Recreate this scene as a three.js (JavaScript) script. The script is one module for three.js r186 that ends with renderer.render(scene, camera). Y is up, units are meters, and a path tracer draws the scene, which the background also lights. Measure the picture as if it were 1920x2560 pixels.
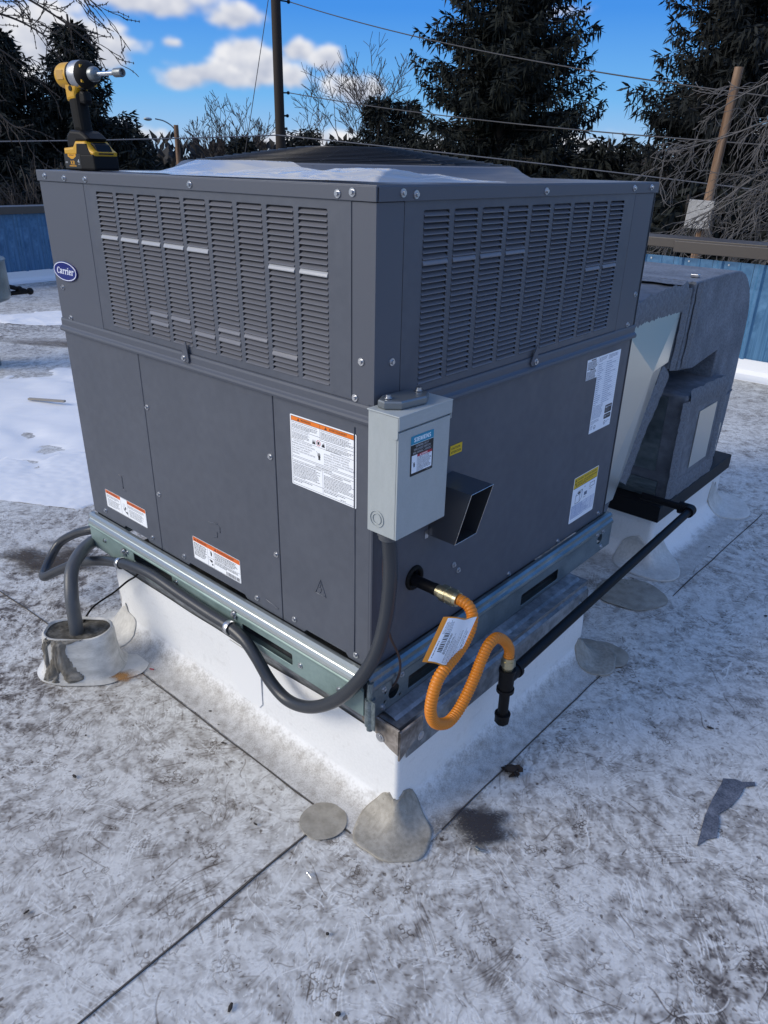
import * as THREE from 'three';
import { mergeGeometries } from 'three/addons/utils/BufferGeometryUtils.js';
import { RoundedBoxGeometry } from 'three/addons/geometries/RoundedBoxGeometry.js';
import { ImprovedNoise } from 'three/addons/math/ImprovedNoise.js';

// ---------------------------------------------------------------- camera, sky, sun, exposure
const scene = new THREE.Scene();
const camera = new THREE.PerspectiveCamera(69.81, 0.75, 0.05, 900);
camera.rotation.order = 'YXZ';
camera.position.set(0.9068, 1.4546, 1.0011);
camera.rotation.set(-0.44465, 0.71856, 0.0206);

const renderer = new THREE.WebGLRenderer({ antialias: true });
renderer.toneMapping = THREE.LinearToneMapping;
renderer.toneMappingExposure = 1.0;
renderer.shadowMap.enabled = true;

const sun = new THREE.DirectionalLight(new THREE.Color(1.0, 0.925, 0.80), 2.7);
sun.position.set(-13, 13, 19.5);
sun.target.position.set(-0.5, 0.5, -0.5);
sun.castShadow = true;
sun.shadow.radius = 64;
sun.shadow.mapSize.set(2048, 2048);
Object.assign(sun.shadow.camera, { left: -14, right: 14, top: 14, bottom: -14, near: 1, far: 60 });
scene.add(sun, sun.target);

const P3 = new ImprovedNoise();
const fbm3 = (x, y, z, o = 4) => { let s = 0, a = 0.5; for (let i = 0; i < o; i++) { s += a * P3.noise(x, y, z); x = x * 2.03 + 7.1; y = y * 2.03 + 3.7; z = z * 2.03 + 5.3; a *= 0.5; } return s; };
const lerp = (a, b, t) => a + (b - a) * t;
const clamp = (x, a = 0, b = 1) => Math.min(b, Math.max(a, x));
const sstep = (a, b, x) => { const t = clamp((x - a) / (b - a)); return t * t * (3 - 2 * t); };
const mulberry = (s) => () => { s = (s + 0x6d2b79f5) | 0; let t = Math.imul(s ^ (s >>> 15), 1 | s); t = (t + Math.imul(t ^ (t >>> 7), 61 | t)) ^ t; return ((t ^ (t >>> 14)) >>> 0) / 4294967296; };

function skyTexture() {                                   // winter blue with scattered cumulus; azimuth in degrees from -z towards +x
  const W = 2048, H = 1024, data = new Float32Array(W * H * 4);
  const stops = [[-90, .18, .2, .24], [-1, .42, .52, .66], [0, .46, .62, .82], [1.5, .34, .56, .84], [4, .18, .48, .88], [9, .065, .295, .82], [20, .065, .29, .83], [45, .062, .27, .80], [90, .058, .25, .77]];
  // cumulus: azimuth, elevation, half width, half height, strength
  const blobs = [[-53, 5.1, 3.9, .85, 1], [-50.6, 5.8, 2.2, 1.6, 1.05], [-54.9, 4.9, 2.0, .8, .9], [-45.3, 6.2, 1.35, .85, .95], [-43.6, 4.3, 2.1, 1.35, 1.2], [-47.6, 6.7, 1.3, .6, .6], [-48, 5.1, 1.2, .6, .6],
    [-63.5, 6.6, 4.6, 2.1, 1.05], [-59.6, 6.0, 2.4, 1.6, 1], [-55.5, 6.7, .7, .35, .7], [-56.3, 8.7, 4.6, 1.0, .75], [-51.6, 8.3, 1.9, .8, .75], [-68, 4, 5, 2.2, .8], [-47.5, 1.2, 4, .7, .7], [-62, 1.4, 5, .8, .6], [-27.5, 1.0, 4.5, 1.0, .8], [-40, 1.0, 3.2, .7, .7], [-19, 1.4, 4, .9, .6], [-30.5, 8.8, 1.6, .3, .4]];
  for (let j = 0; j < H; j++) {
    const el = ((j + 0.5) / H - 0.5) * 180, ce = Math.cos(el * Math.PI / 180), y = Math.sin(el * Math.PI / 180);
    let k = 0; while (k < stops.length - 2 && el > stops[k + 1][0]) k++;
    const t = clamp((el - stops[k][0]) / (stops[k + 1][0] - stops[k][0]));
    const base = [1, 2, 3].map((c) => lerp(stops[k][c], stops[k + 1][c], t));
    for (let i = 0; i < W; i++) {
      const r = ((i + 0.5) / W - 0.5) * 2 * Math.PI, x = Math.cos(r) * ce, z = Math.sin(r) * ce, o = (j * W + i) * 4;
      let col = base;
      if (el > -1) {
        const az = Math.atan2(x, -z) * 180 / Math.PI;
        const n = fbm3(x * 16, y * 34, z * 16, 5), n2 = fbm3(x * 60 + 9, y * 90, z * 60, 3);
        let d = -1, up = 0;
        for (const [a, e, ra, re, s] of blobs) {
          const da = (az - a) / ra, de = (el - e) / re; if (Math.abs(da) > 1.8 || Math.abs(de) > 2) continue;
          const q = s * (1 - Math.sqrt(da * da + (de > 0 ? de * de : de * de * 1.25)));
          if (q > d) { d = q; up = de; }
        }
        // the same fair-weather cumulus carries on over the rest of the sky
        const seen = az > -72 && az < -12 && el < 11, ys = Math.max(y, 0.03) + 0.12;
        if (!seen) {
          const w = sstep(11, 14, el) + sstep(-12, -8, az) + sstep(-72, -76, az);
          const f = fbm3(x / ys * 1.3 + 4, 2.5, z / ys * 1.3, 5); const q = (f - 0.04) * 3.2 * Math.min(1, w);
          if (w > 0 && q > d) { d = q; up = f * 2; }
        }
        const edge = d + n * 1.15 + n2 * 0.28;
        const alpha = sstep(-0.08, 0.42, edge);
        if (alpha > 0) {
          const lit = clamp(0.52 + up * 0.42 + n2 * 0.8 + n * 0.7 - sstep(0.3, 1.0, edge) * 0.12);
          const wht = [lerp(.44, .90, lit), lerp(.48, .89, lit), lerp(.60, .90, lit)];
          col = base.map((b, c) => lerp(b, wht[c], alpha * 0.95));
        }
      }
      data[o] = col[0]; data[o + 1] = col[1]; data[o + 2] = col[2]; data[o + 3] = 1;
    }
  }
  const tx = new THREE.DataTexture(data, W, H, THREE.RGBAFormat, THREE.FloatType);
  tx.mapping = THREE.EquirectangularReflectionMapping; tx.magFilter = THREE.LinearFilter; tx.needsUpdate = true;
  return tx;
}
scene.background = skyTexture();
scene.environment = scene.background;

// ---------------------------------------------------------------- helpers
const used = new Map();
const numbered = (n) => { const k = used.get(n) ?? 0; used.set(n, k + 1); return k ? n + '_' + String(k).padStart(3, '0') : n; };
const tag = (o, label, category, group) => { o.userData.label = label; o.userData.category = category; if (group) o.userData.group = group; return o; };
function thing(name, label, category, pos = [0, 0, 0], group) { const g = new THREE.Group(); g.name = numbered(name); g.position.set(...pos); scene.add(g); return tag(g, label, category, group); }
function part(name, geo, mat, parent, extra) {
  const m = new THREE.Mesh(geo, mat); m.name = name; m.castShadow = m.receiveShadow = true; parent.add(m); if (extra) extra(m); return m;
}
function solo(name, geo, mat, label, category, group) { return tag(part(numbered(name), geo, mat, scene), label, category, group); }
function struct(name, geo, mat) { const m = part(numbered(name), geo, mat, scene); m.userData.kind = 'structure'; return m; }
const std = (r, g, b, rough = 0.6, o = {}) => new THREE.MeshStandardMaterial({ color: new THREE.Color().setRGB(r, g, b), roughness: rough, ...o });
const clean = (g) => { const h = g.index ? g.toNonIndexed() : g; for (const k of Object.keys(h.attributes)) if (!['position', 'normal', 'uv'].includes(k)) h.deleteAttribute(k); return h; };
const merge = (list) => mergeGeometries(list.map(clean));
const box = (w, h, d, x = 0, y = 0, z = 0) => new THREE.BoxGeometry(w, h, d).translate(x, y, z);
const rbox = (w, h, d, x, y, z, r = 0.002, s = 2) => new RoundedBoxGeometry(w, h, d, s, Math.min(r, w / 2.01, h / 2.01, d / 2.01)).translate(x, y, z);
const cyl = (r0, r1, h, seg = 16, x = 0, y = 0, z = 0) => new THREE.CylinderGeometry(r0, r1, h, seg).translate(x, y, z);
const V = (x, y, z) => new THREE.Vector3(x, y, z);
function rod(a, b, r0, r1 = r0, seg = 10) {               // tapered round bar from a to b
  const A = V(...a), B = V(...b), d = B.clone().sub(A), L = d.length();
  const g = new THREE.CylinderGeometry(r1, r0, L, seg).translate(0, L / 2, 0);
  g.applyQuaternion(new THREE.Quaternion().setFromUnitVectors(V(0, 1, 0), d.normalize())); return g.translate(a[0], a[1], a[2]);
}
const curveOf = (pts, closed = false, t = 0.5) => new THREE.CatmullRomCurve3(pts.map((p) => V(...p)), closed, 'centripetal', t);
function hose(curve, n, seg, rf) {                        // round tube whose radius follows rf(metres along)
  const L = curve.getLength(), fr = curve.computeFrenetFrames(n, false), pos = [], nor = [], uv = [], idx = [];
  for (let i = 0; i <= n; i++) {
    const p = curve.getPointAt(i / n), r = rf(i / n * L, L);
    for (let j = 0; j <= seg; j++) {
      const a = j / seg * 2 * Math.PI, c = Math.cos(a), s = Math.sin(a), d = fr.normals[i].clone().multiplyScalar(c).addScaledVector(fr.binormals[i], s);
      pos.push(p.x + d.x * r, p.y + d.y * r, p.z + d.z * r); nor.push(d.x, d.y, d.z); uv.push(i / n * L, j / seg);
      if (i < n && j < seg) { const q = i * (seg + 1) + j; idx.push(q, q + seg + 1, q + 1, q + 1, q + seg + 1, q + seg + 2); }
    }
  }
  const g = new THREE.BufferGeometry(); g.setAttribute('position', new THREE.Float32BufferAttribute(pos, 3)); g.setAttribute('normal', new THREE.Float32BufferAttribute(nor, 3)); g.setAttribute('uv', new THREE.Float32BufferAttribute(uv, 2)); g.setIndex(idx);
  g.computeVertexNormals(); return g;
}
function poly(pts, holes = [], depth = 0.0015, bevel = 0.0006) {  // flat plate in xy, front face at z = 0, thickness behind
  const s = new THREE.Shape(pts.map(([x, y]) => new THREE.Vector2(x, y)));
  for (const h of holes) s.holes.push(new THREE.Path(h.map(([x, y]) => new THREE.Vector2(x, y))));
  const g = new THREE.ExtrudeGeometry(s, { depth: depth - 2 * bevel, bevelEnabled: bevel > 0, bevelThickness: bevel, bevelSize: bevel, bevelOffset: -bevel, bevelSegments: 1, curveSegments: 12 });
  return g.translate(0, 0, -(depth - bevel));
}
const rect = (x0, x1, y0, y1) => [[x0, y0], [x1, y0], [x1, y1], [x0, y1]];
const rrect = (x0, x1, y0, y1, r, n = 4) => { const o = []; for (const [cx, cy, a0] of [[x1 - r, y0 + r, -90], [x1 - r, y1 - r, 0], [x0 + r, y1 - r, 90], [x0 + r, y0 + r, 180]]) for (let i = 0; i <= n; i++) { const a = (a0 + 90 * i / n) * Math.PI / 180; o.push([cx + r * Math.cos(a), cy + r * Math.sin(a)]); } return o; };
const ring = (cx, cy, r, n = 20) => Array.from({ length: n }, (_, i) => [cx + r * Math.cos(i / n * 2 * Math.PI), cy + r * Math.sin(i / n * 2 * Math.PI)]);
function profileX(pts, x0, x1, thick = 0.0016) {           // sheet-metal section given as (z, y) points, run along x
  const up = [], dn = [];
  for (let i = 0; i < pts.length; i++) {
    const a = pts[Math.max(0, i - 1)], b = pts[Math.min(pts.length - 1, i + 1)], dx = b[0] - a[0], dy = b[1] - a[1], l = Math.hypot(dx, dy) || 1;
    up.push([pts[i][0], pts[i][1]]); dn.push([pts[i][0] + dy / l * thick, pts[i][1] - dx / l * thick]);
  }
  const s = new THREE.Shape([...up, ...dn.reverse()].map(([z, y]) => new THREE.Vector2(-z, y)));
  const g = new THREE.ExtrudeGeometry(s, { depth: x1 - x0, bevelEnabled: false });   // shape x = -z, extrusion = +z  ->  turn so the run lies along x
  return g.rotateY(Math.PI / 2).translate(x0, 0, 0);
}
function canvasTex(w, h, draw, srgb = true) {
  const c = document.createElement('canvas'); c.width = w; c.height = h; const x = c.getContext('2d'); draw(x, w, h);
  const t = new THREE.CanvasTexture(c); if (srgb) t.colorSpace = THREE.SRGBColorSpace; t.magFilter = THREE.LinearFilter; t.anisotropy = 8; return t;
}
// periodic value noise on a p x p lattice
function latticeNoise(seed) {
  const r = mulberry(seed), T = new Float32Array(65536); for (let i = 0; i < 65536; i++) T[i] = r();
  const h = (a, b) => { let k = Math.imul(a, 374761393) ^ Math.imul(b, 668265263); k = Math.imul(k ^ (k >>> 13), 1274126177); return T[(k ^ (k >>> 16)) & 65535]; };
  return (x, y, p) => { const xi = Math.floor(x), yi = Math.floor(y), fx = x - xi, fy = y - yi, u = fx * fx * (3 - 2 * fx), v = fy * fy * (3 - 2 * fy), x0 = ((xi % p) + p) % p, x1 = (x0 + 1) % p, y0 = ((yi % p) + p) % p, y1 = (y0 + 1) % p;
    const a = h(x0, y0), b = h(x1, y0), c = h(x0, y1), d = h(x1, y1); return a + (b - a) * u + (c - a) * v + (a - b - c + d) * u * v; };
}
// ---------------------------------------------------------------- surface textures
function dataTex(N, f, srgb = true, M = N) {
  const d = new Uint8Array(N * M * 4); const o = [0, 0, 0];
  for (let j = 0; j < M; j++) for (let i = 0; i < N; i++) { f(i / N, j / M, o, i, j); const k = (j * N + i) * 4; d[k] = clamp(o[0], 0, 255); d[k + 1] = clamp(o[1], 0, 255); d[k + 2] = clamp(o[2], 0, 255); d[k + 3] = 255; }
  const t = new THREE.DataTexture(d, N, M); if (srgb) t.colorSpace = THREE.SRGBColorSpace; t.magFilter = THREE.LinearFilter; t.minFilter = THREE.LinearMipmapLinearFilter; t.generateMipmaps = true; t.wrapS = t.wrapT = THREE.RepeatWrapping; t.needsUpdate = true; return t;
}
const ROOF = 2.5;                                           // metres that one roof texture covers
function roofTextures() {
  const N = 2048, r = mulberry(77), cv = document.createElement('canvas'); cv.width = cv.height = N; const x = cv.getContext('2d');
  x.fillStyle = '#808080'; x.fillRect(0, 0, N, N); x.lineCap = 'round';
  const wrap = (px, py, rad, f) => { for (const ox of [-N, 0, N]) for (const oy of [-N, 0, N]) if (px + ox > -rad && px + ox < N + rad && py + oy > -rad && py + oy < N + rad) { x.save(); x.translate(px + ox, py + oy); f(); x.restore(); } };
  const ink = (v, a) => `rgba(${v},${v},${v},${a})`;
  const n1 = latticeNoise(5), n2 = latticeNoise(8), n3 = latticeNoise(21), flow = (px, py) => n1(px / N * 9, py / N * 9, 9) * 9 + n2(px / N * 23, py / N * 23, 23) * 2.5;
  // brushed film of dirt: very many short strokes that follow slowly turning directions
  for (let k = 0; k < 42000; k++) {
    const px = r() * N, py = r() * N, a = flow(px, py) + (r() - .5) * .9, L = 4 + r() * r() * 30, dark = r() < .52, q = .08 + r() * r() * .5, w = 1.1 + r() * r() * 2.8, b = (r() - .5) * L * .35;
    wrap(px, py, L, () => { x.rotate(a); x.strokeStyle = ink(dark ? 20 : 238, q); x.lineWidth = w; x.beginPath(); x.moveTo(-L / 2, 0); x.quadraticCurveTo(0, b, L / 2, 0); x.stroke(); });
  }
  // sweeping scuffs in families of nearly parallel strokes
  for (let k = 0; k < 750; k++) {
    const px = r() * N, py = r() * N, a = r() * 6.28, n = 3 + Math.floor(r() * 10), L = 14 + r() * r() * 120, bend = (r() - .5) * .9, dark = r() < .55, al = .12 + r() * .32, w = 1 + r() * 1.8, gap = 3 + r() * 6;
    const rows = Array.from({ length: n }, (_, i) => [(i - n / 2) * gap + (r() - .5) * 3, (r() - .5) * L * .5, L * (.4 + r() * .6), al * (.4 + r())]);
    wrap(px, py, L + 60, () => { x.rotate(a); for (const [oy, ox, l, q] of rows) { x.strokeStyle = ink(dark ? 30 : 240, q); x.lineWidth = w; x.beginPath(); x.moveTo(ox - l / 2, oy); x.quadraticCurveTo(ox, oy + bend * l * .4, ox + l / 2, oy); x.stroke(); } });
  }
  // single scratches and drag marks
  for (let k = 0; k < 1500; k++) {
    const px = r() * N, py = r() * N, a = r() * 6.28, L = 6 + r() * r() * 130, b = (r() - .5) * L * .6, dark = r() < .6, q = .2 + r() * .5, w = 1 + r() * r() * 2.6;
    wrap(px, py, L + 20, () => { x.rotate(a); x.strokeStyle = ink(dark ? 15 : 240, q); x.lineWidth = w; x.beginPath(); x.moveTo(-L / 2, 0); x.bezierCurveTo(-L / 6, b, L / 6, -b * .5, L / 2, b * .2); x.stroke(); });
  }
  // crackled film: clusters of small irregular open cells
  for (let k = 0; k < 430; k++) {
    const px = r() * N, py = r() * N, R = 10 + r() * 32, c = 7 + r() * 7, q = .45 + r() * .5, cells = [];
    for (let gy = -R; gy <= R; gy += c * .87) for (let gx = -R; gx <= R; gx += c) { const jx = gx + ((Math.round(gy / (c * .87)) & 1) ? c / 2 : 0) + (r() - .5) * c * .5, jy = gy + (r() - .5) * c * .5; if (Math.hypot(jx, jy * 1.3) < R * (.4 + r() * .6)) cells.push(Array.from({ length: 7 }, (_, i) => { const a = i / 6 * 6.283, rr = c * .55 * (.75 + r() * .45); return [jx + rr * Math.cos(a), jy + rr * Math.sin(a), r()]; })); }
    wrap(px, py, R + 20, () => { for (const pts of cells) { x.strokeStyle = ink(12, q * (.3 + pts[0][2] * .7)); x.lineWidth = 1 + pts[1][2] * 1.1; x.beginPath(); let on = false; pts.forEach(([a, b, s]) => { if (s < .34) { on = false; return; } on ? x.lineTo(a, b) : x.moveTo(a, b); on = true; }); x.stroke(); } });
  }
  // specks and ragged blots
  for (let k = 0; k < 11000; k++) {
    const px = r() * N, py = r() * N, s = r(), R = .9 + Math.pow(s, 6) * 3.6, q = .35 + r() * .6, a = r() * 6.28, dark = r() < .88, pts = Array.from({ length: 7 }, (_, i) => [R * (.6 + r() * .9) * Math.cos(i * .9), R * (.4 + r() * .6) * Math.sin(i * .9)]);
    wrap(px, py, R + 4, () => { x.rotate(a); x.fillStyle = ink(dark ? 8 : 245, q); x.beginPath(); pts.forEach(([u, v], i) => i ? x.lineTo(u, v) : x.moveTo(u, v)); x.fill(); });
  }
  const marks = x.getImageData(0, 0, N, N).data, h = new Uint8Array(N * N);
  const map = dataTex(N, (u, v, o, i, j) => {
    const wx = n1(u * 8, v * 8, 8) - .5, wy = n2(u * 8 + 3, v * 8, 8) - .5, a = u + wx * .05, b = v + wy * .05;
    const big = n1(a * 4, b * 4, 4) * .14 + n2(a * 10, b * 10, 10) * .18 + n3(a * 30, b * 30, 30) * .28 + n1(a * 74, b * 74, 74) * .40;
    const mid = n2(a * 150, b * 150, 150), fine = n3(u * 420, v * 420, 420), gr = n1(u * 1000, v * 1000, 1000);
    const m = marks[(j * N + i) * 4] / 255 - .502, film = sstep(.34, .66, big);
    let dirt = film * (.09 + .31 * sstep(.25, .8, mid * .45 + fine * .4 + gr * .2)) + .18 * sstep(.35, .9, mid) + .18 * sstep(.5, .95, fine) + .02;
    const broad = .62 + .60 * sstep(.3, .72, n3(u * 3 + .4, v * 3, 3) * .6 + n2(u * 7, v * 7, 7) * .4);
    dirt = clamp(dirt * broad * 1.3 + .03 - m * (.75 + .6 * broad + .8 * film * broad));
    const g = (gr - .5) * 12, bl = (n2(u * 5 + 1, v * 5, 5) - .5) * 10;
    o[0] = lerp(214, 82, dirt) + g + bl; o[1] = lerp(213, 73, dirt) + g + bl; o[2] = lerp(208, 64, dirt) + g + bl * .8;
    h[j * N + i] = clamp(150 + m * 190 + (fine - .5) * 50 + (gr - .5) * 40, 0, 255);
  });
  const bump = dataTex(1024, (u, v, o, i, j) => { o[0] = o[1] = o[2] = h[(j * 2) * N + i * 2]; }, false);
  return { map, bump };
}
const RT = roofTextures();
const roofMat = new THREE.MeshStandardMaterial({ map: RT.map, bumpMap: RT.bump, bumpScale: 0.0016, roughness: 0.55 });

// reinforced white membrane on the curbs; u = metres along, v = metres down the profile (0 = top edge)
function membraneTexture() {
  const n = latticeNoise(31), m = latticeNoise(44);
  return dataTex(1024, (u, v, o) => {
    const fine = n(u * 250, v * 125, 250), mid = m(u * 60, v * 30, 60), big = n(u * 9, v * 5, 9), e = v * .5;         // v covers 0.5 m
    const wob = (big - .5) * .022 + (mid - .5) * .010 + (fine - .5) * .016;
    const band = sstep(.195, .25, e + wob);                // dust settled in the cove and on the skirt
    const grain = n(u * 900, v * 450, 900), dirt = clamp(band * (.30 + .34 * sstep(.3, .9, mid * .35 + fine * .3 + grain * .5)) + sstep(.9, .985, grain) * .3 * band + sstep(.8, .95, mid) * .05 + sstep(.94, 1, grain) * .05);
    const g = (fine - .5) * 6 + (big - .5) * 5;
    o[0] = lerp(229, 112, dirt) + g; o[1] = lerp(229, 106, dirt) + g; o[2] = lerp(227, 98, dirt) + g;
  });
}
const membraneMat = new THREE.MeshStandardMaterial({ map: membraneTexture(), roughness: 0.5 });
membraneMat.map.repeat.set(1, 2);

function speckle(N, base, spread, spots, seed, cells = 64) {
  const n = latticeNoise(seed), m = latticeNoise(seed + 3);
  return dataTex(N, (u, v, o) => { const a = n(u * cells, v * cells, cells), b = m(u * 9, v * 9, 9), c = m(u * 220, v * 220, 220), k = (a - .5) * spread + (b - .5) * spread + (c - .5) * spread * .5, s = sstep(.78, .95, a * .6 + c * .4) * spots; o[0] = base[0] + k - s; o[1] = base[1] + k - s; o[2] = base[2] + k - s; });
}
const rough = (N, lo, hi, seed, cells = 40) => { const n = latticeNoise(seed), m = latticeNoise(seed + 1); return dataTex(N, (u, v, o) => { const q = n(u * cells, v * cells, cells) * .5 + m(u * 7, v * 7, 7) * .5; o[0] = o[1] = o[2] = 255 * lerp(lo, hi, q); }, false); };

const paintRough = rough(256, .36, .56, 61);
const M = {
  trim: std(.078, .086, .107, .46),
  cab: new THREE.MeshStandardMaterial({ map: speckle(256, [79, 83, 92], 5, 0, 11), roughness: 1, roughnessMap: paintRough, bumpMap: rough(256, 0, 1, 67, 5), bumpScale: .0022 }),
  slat: std(.155, .158, .178, .30),
  slatSkyLit: std(.36, .37, .39, .28),  // same slat paint, with the sky reflection put into a lighter colour
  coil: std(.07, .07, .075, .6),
  zinc: std(.55, .56, .58, .3, { metalness: 1 }),
  galv: new THREE.MeshStandardMaterial({ map: speckle(256, [120, 132, 136], 26, 10, 15, 24), metalness: .75, roughness: .38 }),
  green: new THREE.MeshStandardMaterial({ map: speckle(256, [126, 146, 142], 18, 10, 17, 30), metalness: .25, roughness: .42 }),
  topRail: std(.40, .44, .44, .30, { metalness: .8 }),
  chrome: std(.62, .64, .66, .2, { metalness: 1 }),
  vent: std(.16, .17, .19, .33, { metalness: .85 }),
  boxPaint: new THREE.MeshStandardMaterial({ map: speckle(256, [164, 170, 170], 5, 2, 19), roughness: .42 }),
  hub: std(.22, .24, .25, .4, { metalness: .7 }),
  conduit: std(.030, .034, .041, .34),
  pvc: std(.075, .08, .088, .42),
  orange: std(.62, .195, .008, .4),
  brass: std(.50, .45, .30, .3, { metalness: .9 }),
  blackIron: new THREE.MeshPhysicalMaterial({ color: new THREE.Color().setRGB(.006, .006, .007), roughness: .5, specularIntensity: .4 }),
  blackPlastic: new THREE.MeshPhysicalMaterial({ color: new THREE.Color().setRGB(.005, .005, .006), roughness: .55, specularIntensity: .4 }),
  rubber: new THREE.MeshPhysicalMaterial({ color: new THREE.Color().setRGB(.007, .007, .007), roughness: .7, specularIntensity: .4 }),
  yellow: std(.60, .32, .010, .45),
  aluminium: std(.42, .43, .45, .4, { metalness: .85 }),
  film: new THREE.MeshPhysicalMaterial({ color: new THREE.Color().setRGB(.74, .74, .74), roughness: .13, transmission: .5, thickness: 0, clearcoat: .8, clearcoatRoughness: .2, side: THREE.DoubleSide }),
  guard: std(.03, .03, .033, .3, { metalness: .3 }),
  flashMetal: new THREE.MeshStandardMaterial({ map: speckle(512, [124, 127, 130], 40, 30, 23, 60), metalness: .5, roughness: .5 }),
  rustWood: new THREE.MeshStandardMaterial({ map: speckle(256, [112, 104, 96], 80, 50, 27, 36), roughness: .85 }),
  patch: new THREE.MeshStandardMaterial({ map: speckle(512, [150, 144, 132], 26, 46, 29, 50), roughness: .5 }),
  patchPale: new THREE.MeshStandardMaterial({ map: speckle(512, [196, 194, 188], 18, 30, 33, 50), roughness: .5 }),
  sealant: new THREE.MeshStandardMaterial({ map: speckle(256, [100, 105, 113], 24, 22, 35, 30), roughness: .62 }),
  felt: new THREE.MeshStandardMaterial({ map: speckle(512, [104, 110, 119], 28, 16, 37, 110), roughness: .75 }),
  foil: std(.66, .66, .61, .30, { metalness: .9 }),
  blackEdge: new THREE.MeshPhysicalMaterial({ color: new THREE.Color().setRGB(.009, .009, .010), roughness: .5, specularIntensity: .5 }),
  snow: std(.76, .76, .76, .6),
  bark: std(.035, .03, .027, .9),
  woodPole: new THREE.MeshStandardMaterial({ map: speckle(256, [122, 96, 74], 44, 30, 41, 20), roughness: .85 }),
  darkPole: std(.035, .027, .022, .9),
  cable: std(.05, .05, .055, .6),
  mud: new THREE.MeshStandardMaterial({ map: speckle(256, [84, 80, 72], 34, 40, 43, 26), roughness: .9 }),
};

// ---------------------------------------------------------------- the roof, the building and the land around
{
  const g = new THREE.PlaneGeometry(15.9, 14.1).rotateX(-Math.PI / 2).translate(-0.95, 0, 1.95), p = g.attributes.position, uv = g.attributes.uv;
  for (let i = 0; i < p.count; i++) uv.setXY(i, p.getX(i) / ROOF + .37, p.getZ(i) / ROOF + .21);
  struct('roof_membrane', g, roofMat);
  const b = solo('building', box(15.9, 4.3, 14.1, -0.95, -2.17, 1.95), std(.25, .26, .28, .8), 'low flat building under the white membrane roof', 'building');
  b.castShadow = true;
  const land = new THREE.PlaneGeometry(700, 700, 1, 1).rotateX(-Math.PI / 2).translate(0, -4.3, 0);
  struct('ground', land, new THREE.MeshStandardMaterial({ map: (() => { const t = speckle(512, [112, 106, 96], 60, 40, 47, 30); t.repeat.set(60, 60); return t; })(), roughness: .95 }));
}

// blue ribbed metal parapets with brown coping; local x runs along the wall, local z points at the roof
function parapet(label, pos, turn, len, copings, skew) {
  const t = thing('parapet_wall', label, 'wall', pos); t.rotation.y = turn;
  const blue = new THREE.MeshStandardMaterial({ map: speckle(512, [66, 110, 146], 24, 22, 51, 40), roughness: .45 });
  part('wall_core', box(len, .80, .16, len / 2, .40, -.10), std(.1, .1, .11, .9), t);
  const W = .305, n = Math.floor(len / W), pan = [[0, 0], [.03, 0], [.045, .018], [.07, .018], [.085, 0], [.19, 0], [.196, .004], [.204, .004], [.21, 0], [W - .003, 0]];
  const s = new THREE.Shape([...pan.map(([x, z]) => new THREE.Vector2(x, z)), ...pan.slice().reverse().map(([x, z]) => new THREE.Vector2(x, z - .002))]);
  const pg = new THREE.ExtrudeGeometry(s, { depth: .72, bevelEnabled: false }).rotateX(-Math.PI / 2).scale(1, 1, -1).translate(0, .105, 0);
  { const ix = pg.index; const q = pg.attributes.position; const a = q.array; for (let i = 0; i < q.count; i += 3) { for (let c = 0; c < 3; c++) { const h = a[i * 3 + 3 + c]; a[i * 3 + 3 + c] = a[i * 3 + 6 + c]; a[i * 3 + 6 + c] = h; } } pg.computeVertexNormals(); }
  const sg = merge([cyl(.007, .007, .003, 10).rotateX(Math.PI / 2), cyl(.0045, .0045, .007, 6).rotateX(Math.PI / 2)]);
  for (let i = 0; i < n; i++) {
    const m = part('wall_panel', pg, blue, t); m.position.set(i * W, 0, 0);
    for (const [sx, sy] of [[.02, .125], [.12, .125], [.12, .80]]) part('screw', sg, M.zinc, m).position.set(sx, sy, .003);
  }
  const flash = new THREE.Shape([[.004, .13], [.012, .125], [.014, .05], [.03, .02], [.09, .006], [.16, .003], [.16, 0], [0, 0]].map(([z, y]) => new THREE.Vector2(-z, y)));
  part('base_flashing', new THREE.ExtrudeGeometry(flash, { depth: len, bevelEnabled: false }).rotateY(Math.PI / 2).translate(0, .002, .006), std(.74, .75, .76, .5), t);
  for (const [x0, x1, y, h, o] of copings) part('coping', rbox(x1 - x0, h, .30, (x0 + x1) / 2, y - h / 2, -.10 + o, .006), std(.062, .052, .044, .38), t);
  return t;
}
parapet('blue ribbed metal parapet behind the snow patches, with dark brown cap', [-8.9, 0, 9], Math.PI / 2, 14.0, [[0, 14.0, .885, .085, 0]]);
parapet('blue ribbed metal parapet beyond the insulated duct, with stepped brown cap', [-8.75, 0, -5.1], 0, 15.6, [[.0, 8.0, .962, .07, -.012], [7.32, 15.6, .948, .085, .012]]);

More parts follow.
